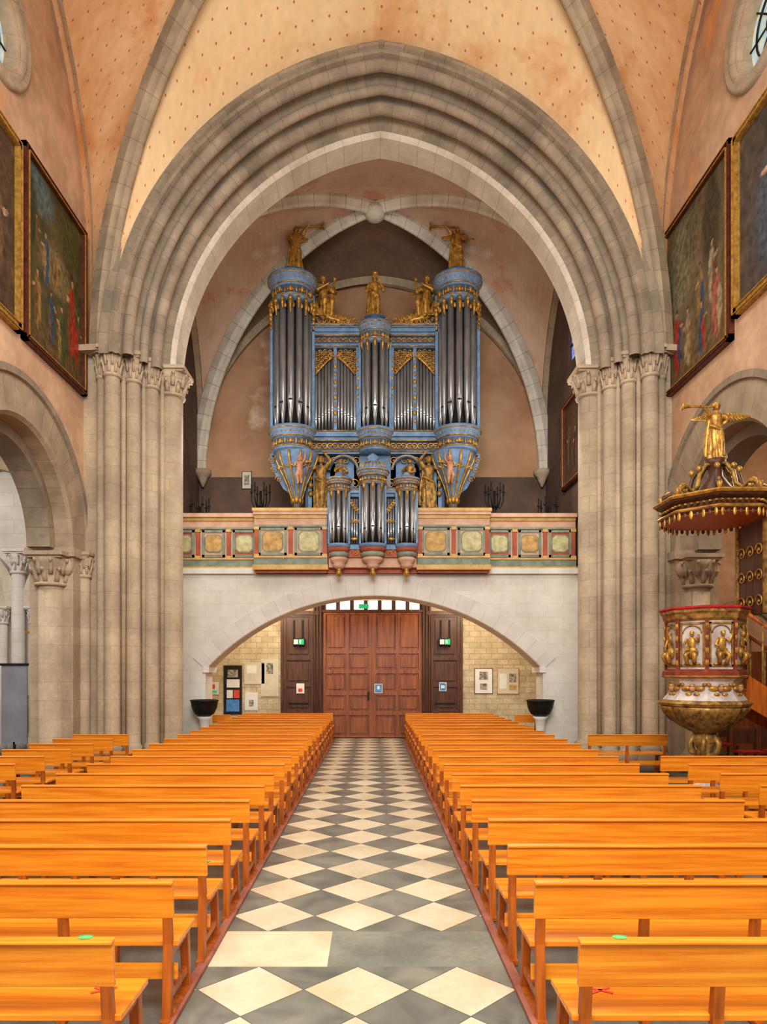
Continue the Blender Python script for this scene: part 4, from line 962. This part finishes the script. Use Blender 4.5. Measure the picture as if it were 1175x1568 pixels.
# ================================================================== PAINTINGS
FR_D=M('dark_red_frame',C(96,44,30),C(64,30,22),sc=8,rough=.35)
FR_G=M('gold_frame',C(190,144,64),C(140,100,42),sc=12,rough=.4,metal=.3)
def painting(name,x,s,y0,y1,z0,z1,mat,frame,fw=.1):
    mb=MB(); a=x-s*.03; f=x-s*.1
    q=lambda u0,u1,v0,v1,xa,xb,m: mb.box(min(xa,xb),max(xa,xb),u0,u1,v0,v1,m)
    q(y0,y1,z0,z0+fw,x,f,frame); q(y0,y1,z1-fw,z1,x,f,frame); q(y0,y0+fw,z0,z1,x,f,frame); q(y1-fw,y1,z0,z1,x,f,frame)
    for u,mm in ((fw*.2,frame),(fw*.8,FR_G)): 
        q(y0+u,y1-u,z0+u,z0+u+.02,f,f-s*.02,mm); q(y0+u,y1-u,z1-u-.02,z1-u,f,f-s*.02,mm)
        q(y0+u,y0+u+.02,z0+u,z1-u,f,f-s*.02,mm); q(y1-u-.02,y1-u,z0+u,z1-u,f,f-s*.02,mm)
    mb.add([(a,y0+fw*.9,z0+fw*.9),(a,y1-fw*.9,z0+fw*.9),(a,y1-fw*.9,z1-fw*.9),(a,y0+fw*.9,z1-fw*.9)],[(0,1,2,3)],mat,uvs=[[(0,0),(1,0),(1,1),(0,1)]])
    mb.add([(a+s*.02,y0+fw*.9,z0+fw*.9),(a+s*.02,y1-fw*.9,z0+fw*.9),(a+s*.02,y1-fw*.9,z1-fw*.9),(a+s*.02,y0+fw*.9,z1-fw*.9)],[(3,2,1,0)],frame)
    mb.obj(name)
RED=C(170,44,26); BRN=C(106,70,42); BLU=C(46,74,98); OCH=C(150,112,60); GRN=C(64,78,42); OFF=C(156,138,106); DRK=C(44,34,26)
B1=[(.5,.55,.3,.14,C(120,102,64)),(.2,.88,.3,.12,C(84,98,96)),(.75,.85,.2,.14,C(70,70,36)),(.1,.72,.1,.2,C(48,48,26)),(.5,.05,.6,.1,C(96,74,42))]
B1+=person(.18,.5,.26,BRN,GRN)+person(.34,.42,.3,BLU,OCH,arm=-1)+person(.52,.46,.22,OCH,BRN)+person(.2,.12,.34,OCH,BRN,arm=-1)+person(.42,.1,.32,BLU,BRN)+person(.6,.05,.34,GRN,OCH,arm=-1)+person(.8,.16,.5,RED,BRN,arm=-1)+person(.93,.1,.36,BRN,RED)
P1=painting_mat('painting_saints',C(88,76,42),C(54,50,30),B1)
B2=[(.5,.8,.5,.2,C(84,62,40))]+person(.75,.2,.55,C(110,84,60),DRK)+person(.4,.15,.5,DRK,BRN)
P2=painting_mat('painting_dark',C(84,62,44),C(50,44,38),B2)
B3=[(.75,.7,.25,.3,C(126,116,88)),(.25,.75,.15,.3,C(66,56,40)),(.55,.82,.12,.2,C(102,90,66)),(.5,.08,.6,.1,C(110,86,52))]
B3+=person(.25,.3,.36,OFF,BRN,arm=-1)+person(.42,.25,.34,OCH,BLU)+person(.18,.08,.4,C(170,92,70),OFF)+person(.4,.05,.32,BLU,RED,arm=-1)+person(.62,.08,.34,OFF,OCH)+person(.8,.08,.4,RED,BLU,arm=-1)
P3=painting_mat('painting_nativity',C(112,94,62),C(78,66,48),B3)
B4=[(.5,.4,.35,.4,C(76,80,88))]+person(.5,.1,.8,C(96,90,92),C(120,56,44),skin=C(196,150,120))+[(.36,.55,.12,.14,C(190,146,112)),(.36,.72,.06,.06,C(196,152,118))]
P4=painting_mat('painting_mother',C(84,70,56),C(54,52,50),B4)
painting('painting',LW,-1,11.42,13.85,7.58,10.9,P1,FR_D)
painting('painting.001',LW,-1,8.9,11.32,7.6,10.75,P2,FR_G,.14)
painting('painting.002',RW,1,11.5,14.2,7.6,11.0,P3,FR_D)
painting('painting.003',RW,1,8.9,11.42,7.9,10.9,P4,FR_G,.14)
painting('painting.004',BR,1,16.9,18.6,6.9,9.2,P2,FR_D,.1)

# ================================================================== PULPIT
pul=empty('pulpit'); px,py=5.35,11.0
mb=MB(); gl=MB()
def octo(mb,prof,mat,c_=(px,py,0),seg=8,off=pi/8): mb.lathe(prof,c_,mat,seg=seg,a0=off,a1=off+2*pi,smooth=False)
octo(mb,[(.56,1.95),(.56,2.86)],MARBLE)
octo(mb,[(.58,1.9),(.63,1.93),(.63,2.0),(.58,2.04)],REDM); octo(mb,[(.58,2.8),(.61,2.83),(.63,2.9),(.66,2.93),(.66,2.97),(.54,2.97)],GOLDP)
octo(mb,[(.58,2.965),(.66,2.965),(.68,2.99),(.66,3.02),(.5,3.02)],REDV)
octo(mb,[(.62,1.5),(.64,1.52),(.6,1.58),(.54,1.66),(.51,1.75),(.53,1.85),(.6,1.92)],MARBLE)
octo(mb,[(.58,1.42),(.67,1.46),(.7,1.5),(.67,1.54),(.58,1.56)],GOLDP)
octo(mb,[(.61,1.905),(.645,1.92),(.645,1.935),(.61,1.95)],GOLD)
mb.lathe([(.13,1.0),(.2,1.04),(.34,1.12),(.5,1.24),(.58,1.36),(.61,1.44)],(px,py,0),GOLDP,seg=64,gad=.09,gn=32)
mb.lathe([(.1,.62),(.14,.66),(.1,.72),(.13,.8),(.2,.9),(.16,.98),(.13,1.02)],(px,py,0),GOLDP,seg=24)
octo(mb,[(.3,0),(.3,.12),(.24,.16),(.2,.2),(.16,.28),(.15,.5),(.2,.56),(.18,.62),(.1,.64)],MARBLE)
for k in range(6):
    a=k*pi/3; d=Vector((math.cos(a),math.sin(a),0)); b=Vector((px,py,0))
    gl.tube([b+d*.12+Vector((0,0,.66)),b+d*.22+Vector((0,0,.72)),b+d*.24+Vector((0,0,.86)),b+d*.16+Vector((0,0,1.0))],[.035,.045,.04,.03],GOLDP,seg=8)
for k in range(8):
    a=pi/4*k-pi/2; d=Vector((math.cos(a),math.sin(a),0)); ap=.56*math.cos(pi/8)
    T=Matrix.Translation((px,py,0))@Matrix.Rotation(a+pi/2,4,'Z')@Matrix.Translation((0,-ap,0))
    for q in ((-.18,.18,2.08,2.11),(-.18,.18,2.74,2.77),(-.18,-.155,2.08,2.77),(.155,.18,2.08,2.77)): gl.box(q[0],q[1],-.02,.0,q[2],q[3],GOLDP,T=T)
    for e in (-1,1): 
        gl.box(e*.215-.02,e*.215+.02,-.03,.03,2.02,2.82,REDM,T=T)
        for q in range(4): gl.ell((e*.215,-.035,2.14+.19*q),(.016,.012,.05),GOLD,T=T,seg=6,rings=5)
    gl.tube([(.14*math.cos(pi*i/10),-.015,2.6+.12*math.sin(pi*i/10)) for i in range(11)],.01,GOLDP,seg=6,T=T)
    gl.ell((0,-.03,2.3),(.1,.05,.1),GOLD,T=T); gl.ell((0,-.035,2.44),(.065,.04,.11),GOLD,T=T); gl.ell((0.01,-.055,2.59),(.032,.035,.042),GOLD,T=T); gl.ell((.01,-.045,2.615),(.038,.035,.025),GOLD,T=T)
    gl.tube([(-.06,-.05,2.52),(-.11,-.06,2.42),(-.05,-.1,2.38)],[.022,.02,.015],GOLD,seg=6,T=T); gl.tube([(.06,-.05,2.52),(.11,-.06,2.46),(.12,-.09,2.57)],[.022,.02,.015],GOLD,seg=6,T=T)
    gl.box(-.08,.0,-.115,-.1,2.33,2.4,GOLDP,T=T)
    gl.tube([(-.04,-.06,2.3),(-.07,-.12,2.26),(-.05,-.06,2.12)],[.042,.04,.03],GOLD,seg=6,T=T); gl.tube([(.04,-.06,2.3),(.07,-.12,2.26),(.05,-.06,2.12)],[.042,.04,.03],GOLD,seg=6,T=T)
    gl.ell((0,-.02,2.12),(.13,.03,.025),GOLD,T=T)
    for e in (-1,1): gl.ell((e*.1,.02,1.74),(.08,.04,.045),GOLD,T=T); gl.ell((e*.17,.03,1.8),(.04,.03,.03),GOLD,T=T); gl.ell((e*.06,-.0,1.65),(.05,.03,.03),GOLD,T=T)
    gl.ell((0,.0,1.74),(.045,.06,.055),FLESH,T=T); gl.ell((0,-.01,1.78),(.045,.05,.03),GOLD,T=T)
mb.obj('pulpit_body',parent=pul); gl.obj('gilded_reliefs',parent=pul)
mb=MB(); mb.box(6.02,6.1,10.45,11.25,2.9,4.35,DARKW)
for z in (3.1,3.5,3.9): 
    for y in (10.6,10.85,11.1): scroll(mb,(6.0,y,z),.1,GOLD,ax='YZ')
mb.box(5.99,6.12,10.42,10.48,2.9,4.35,GOLDP); mb.box(5.99,6.12,11.22,11.28,2.9,4.35,GOLDP)
mb.obj('pulpit_backboard',parent=pul)
mb=MB()
for k in range(10): mb.box(5.9+.24*k,6.16+.24*k,10.75,11.5,1.72-.18*k-.04,1.72-.18*k,PEWD)
for y in (10.72,11.5):
    mb.add([(5.9,y,1.45),(8.4,y,-.0),(8.4,y,.35),(5.9,y,1.95),(5.9,y+.04,1.45),(8.4,y+.04,0),(8.4,y+.04,.35),(5.9,y+.04,1.95)],[(0,1,2,3),(7,6,5,4),(0,4,5,1),(3,2,6,7)],PEWD)
    mb.tube([(5.85,y+.02,2.95),(8.4,y+.02,1.2)],.035,PEWD)
    for k in range(11):
        x=5.9+.24*k; mb.tube([(x,y+.02,1.9-.64*(.24*k)),(x,y+.02,2.92-.69*(.24*k))],.018,GOLDP,seg=6)
mb.obj('pulpit_stairs',parent=pul)
# canopy
mb=MB(); cx,cy=5.47,10.9
oc=lambda prof,mat:octo(mb,prof,mat,(cx,cy,0))
oc([(.6,4.42),(.8,4.42),(.84,4.45),(.84,4.5),(.76,4.54),(.76,4.6),(.86,4.64),(.9,4.68),(.9,4.72),(.7,4.74),(0,4.78)],DARKW)
oc([(0,4.40),(.78,4.40),(.78,4.44)],PEWD); oc([(.845,4.46),(.86,4.48),(.845,4.5)],GOLD); oc([(.9,4.67),(.93,4.7),(.9,4.73)],GOLD)
for k in range(8):
    a=pi/4*k-pi/2; ap=.8*math.cos(pi/8)
    T=Matrix.Translation((cx,cy,0))@Matrix.Rotation(a+pi/2,4,'Z')@Matrix.Translation((0,-ap,0))
    for i in range(7):
        x=-.27+.09*i; mb.ell((x,-.03,4.39),(.03,.014,.04 if i%2 else .07),GOLD if i%2==0 else DARKW,T=T,seg=8,rings=6)
        mb.ell((x,-.0,4.57),(.025,.05,.02),GOLD,T=T,seg=8,rings=5)
    d=Vector((math.cos(a+pi/8),math.sin(a+pi/8),0)); b=Vector((cx,cy,0))
    mb.tube([b+d*.78+Vector((0,0,4.74)),b+d*.76+Vector((0,0,4.84)),b+d*.64+Vector((0,0,4.9)),b+d*.5+Vector((0,0,4.83)),b+d*.38+Vector((0,0,4.92)),b+d*.33+Vector((0,0,5.12)),b+d*.2+Vector((0,0,5.28)),b+Vector((0,0,5.3))],[.035,.04,.04,.03,.035,.035,.03,.03],DARKW if k%2 else GOLDP,seg=8)
    pts=[b+d*(.66+.09*(1-i/14)*math.cos(i*.6))+Vector((0,0,4.85+.09*(1-i/14)*math.sin(i*.6))) for i in range(14)]
    mb.tube(pts,.022,GOLD,seg=6)
    mb.ell(b+d*.34+Vector((0,0,5.2)),(.045,.045,.055),GOLD,seg=8,rings=6)
    mb.ell(b+d*.8+Vector((0,0,4.8)),(.04,.04,.06),GOLD,seg=8,rings=6)
mb.lathe([(.3,4.76),(.26,4.9),(.12,5.1),(.1,5.25),(.16,5.3),(.16,5.38),(0,5.38)],(cx,cy,0),DARKW,seg=20)
mb.obj('pulpit_canopy',parent=pul)
figure('herald_angel_statue',(cx+.02,cy,5.37),.93,GOLD,rot=-.2,arms=[((-.15,-.1,.8),(-.24,-.15,.87)),((.18,-.06,.68),(.1,-.17,.6))],wings=[(.5,.14,.2),(.35,.22,.36)],trumpet=-1)

# ---- left aisle banner & processional cross
mb=MB(); mb.box(-7.95,-7.4,14.6,14.63,.45,2.15,M('grey_banner',C(150,150,154),C(132,132,140),sc=2)); mb.box(-7.97,-7.38,14.58,14.65,2.13,2.18,IRON); mb.box(-7.9,-7.45,14.45,14.8,0,.05,IRON); mb.box(-7.7,-7.66,14.6,14.64,0.04,.5,IRON); mb.obj('banner_stand')
mb=MB(); mb.tube([(-7.55,15.2,0.05),(-7.55,15.2,3.1)],.02,GOLDP); mb.box(-7.75,-7.35,15.18,15.22,2.85,2.9,GOLD); mb.lathe([(.16,0),(.14,.04),(.03,.08)],(-7.55,15.2,0),GOLDP); mb.ell((-7.55,15.16,2.8),(.05,.03,.14),REDP); mb.obj('processional_cross')
def chair(name,x,y):
    mb=MB()
    for dx in (-.2,.2):
        mb.box(x+dx-.02,x+dx+.02,y-.2,y-.16,0,.44,DARKW); mb.box(x+dx-.02,x+dx+.02,y+.16,y+.2,0,.9,DARKW)
    mb.box(x-.23,x+.23,y-.22,y+.21,.43,.47,REDV); mb.box(x-.2,x+.2,y+.165,y+.195,.6,.88,DARKW); mb.box(x-.2,x+.2,y-.19,y-.17,.2,.24,DARKW)
    mb.obj(name,bevel=.004)
chair('chair',7.3,13.2); chair('chair.001',7.9,13.3); chair('chair.002',7.5,14.6)

# ================================================================== LIGHTS
def area(name,loc,rot,size,e,col=(1,.95,.88),sy=None):
    l=bpy.data.lights.new(name,'AREA'); l.energy=e; l.color=col; l.size=size
    if sy: l.shape='RECTANGLE'; l.size_y=sy
    o=bpy.data.objects.new(name,l); o.location=loc; o.rotation_euler=rot; scene.collection.objects.link(o); return o
def pt(name,loc,e,col=(1,.86,.7),r=.4):
    l=bpy.data.lights.new(name,'POINT'); l.energy=e; l.color=col; l.shadow_soft_size=r
    o=bpy.data.objects.new(name,l); o.location=loc; scene.collection.objects.link(o); return o
area('crossing_fill',(0,-1.5,9),(math.radians(74),0,0),6,1800,(1,.985,.96),5)  # unseen area light added behind the camera to brighten the far walls
area('nave_up_fill',(0.1,6.5,7.5),(math.radians(150),0,0),5,110,(1,.96,.9),3)  # added fill aimed up at the vault, not a church fixture
area('nave_down_fill',(0.1,8.5,12.5),(0,0,0),4,520,(1,.975,.94),6)  # overhead fill added to brighten pews and floor, no real fitting
pt('bay_fill',(-3.8,16.2,7.6),150,(1,.93,.83),.4); pt('bay_fill.001',(3.9,16.2,7.6),150,(1,.93,.83),.4)  # point fills added to lift the organ bay, no lamps hang here
pt('gallery_fill',(-2.6,18.9,3.9),120,(1,.9,.74),.2); pt('gallery_fill.001',(2.6,18.9,3.9),120,(1,.9,.74),.2)  # warm fills added under the gallery, not real lamps
pt('aisle_fill',(-8.8,12.5,6.5),330,(.98,.98,1)); pt('aisle_fill.001',(8.6,12.5,6.5),240,(1,.86,.66))  # unseen point fills added to brighten the side aisles
w=bpy.data.worlds.new('World'); scene.world=w; w.use_nodes=True
w.node_tree.nodes['Background'].inputs[0].default_value=(1,.99,.97,1); w.node_tree.nodes['Background'].inputs[1].default_value=.75

# ================================================================== CAMERA
cd=bpy.data.cameras.new('camera'); cam=bpy.data.objects.new('camera',cd); scene.collection.objects.link(cam)
cam.location=(0,0,2.0); cam.rotation_euler=(pi/2,0,0); cd.lens=24; cd.sensor_width=36; cd.sensor_fit='AUTO'
cd.shift_x=.0105; cd.shift_y=.156; cd.clip_start=.05; cd.clip_end=200
scene.camera=cam
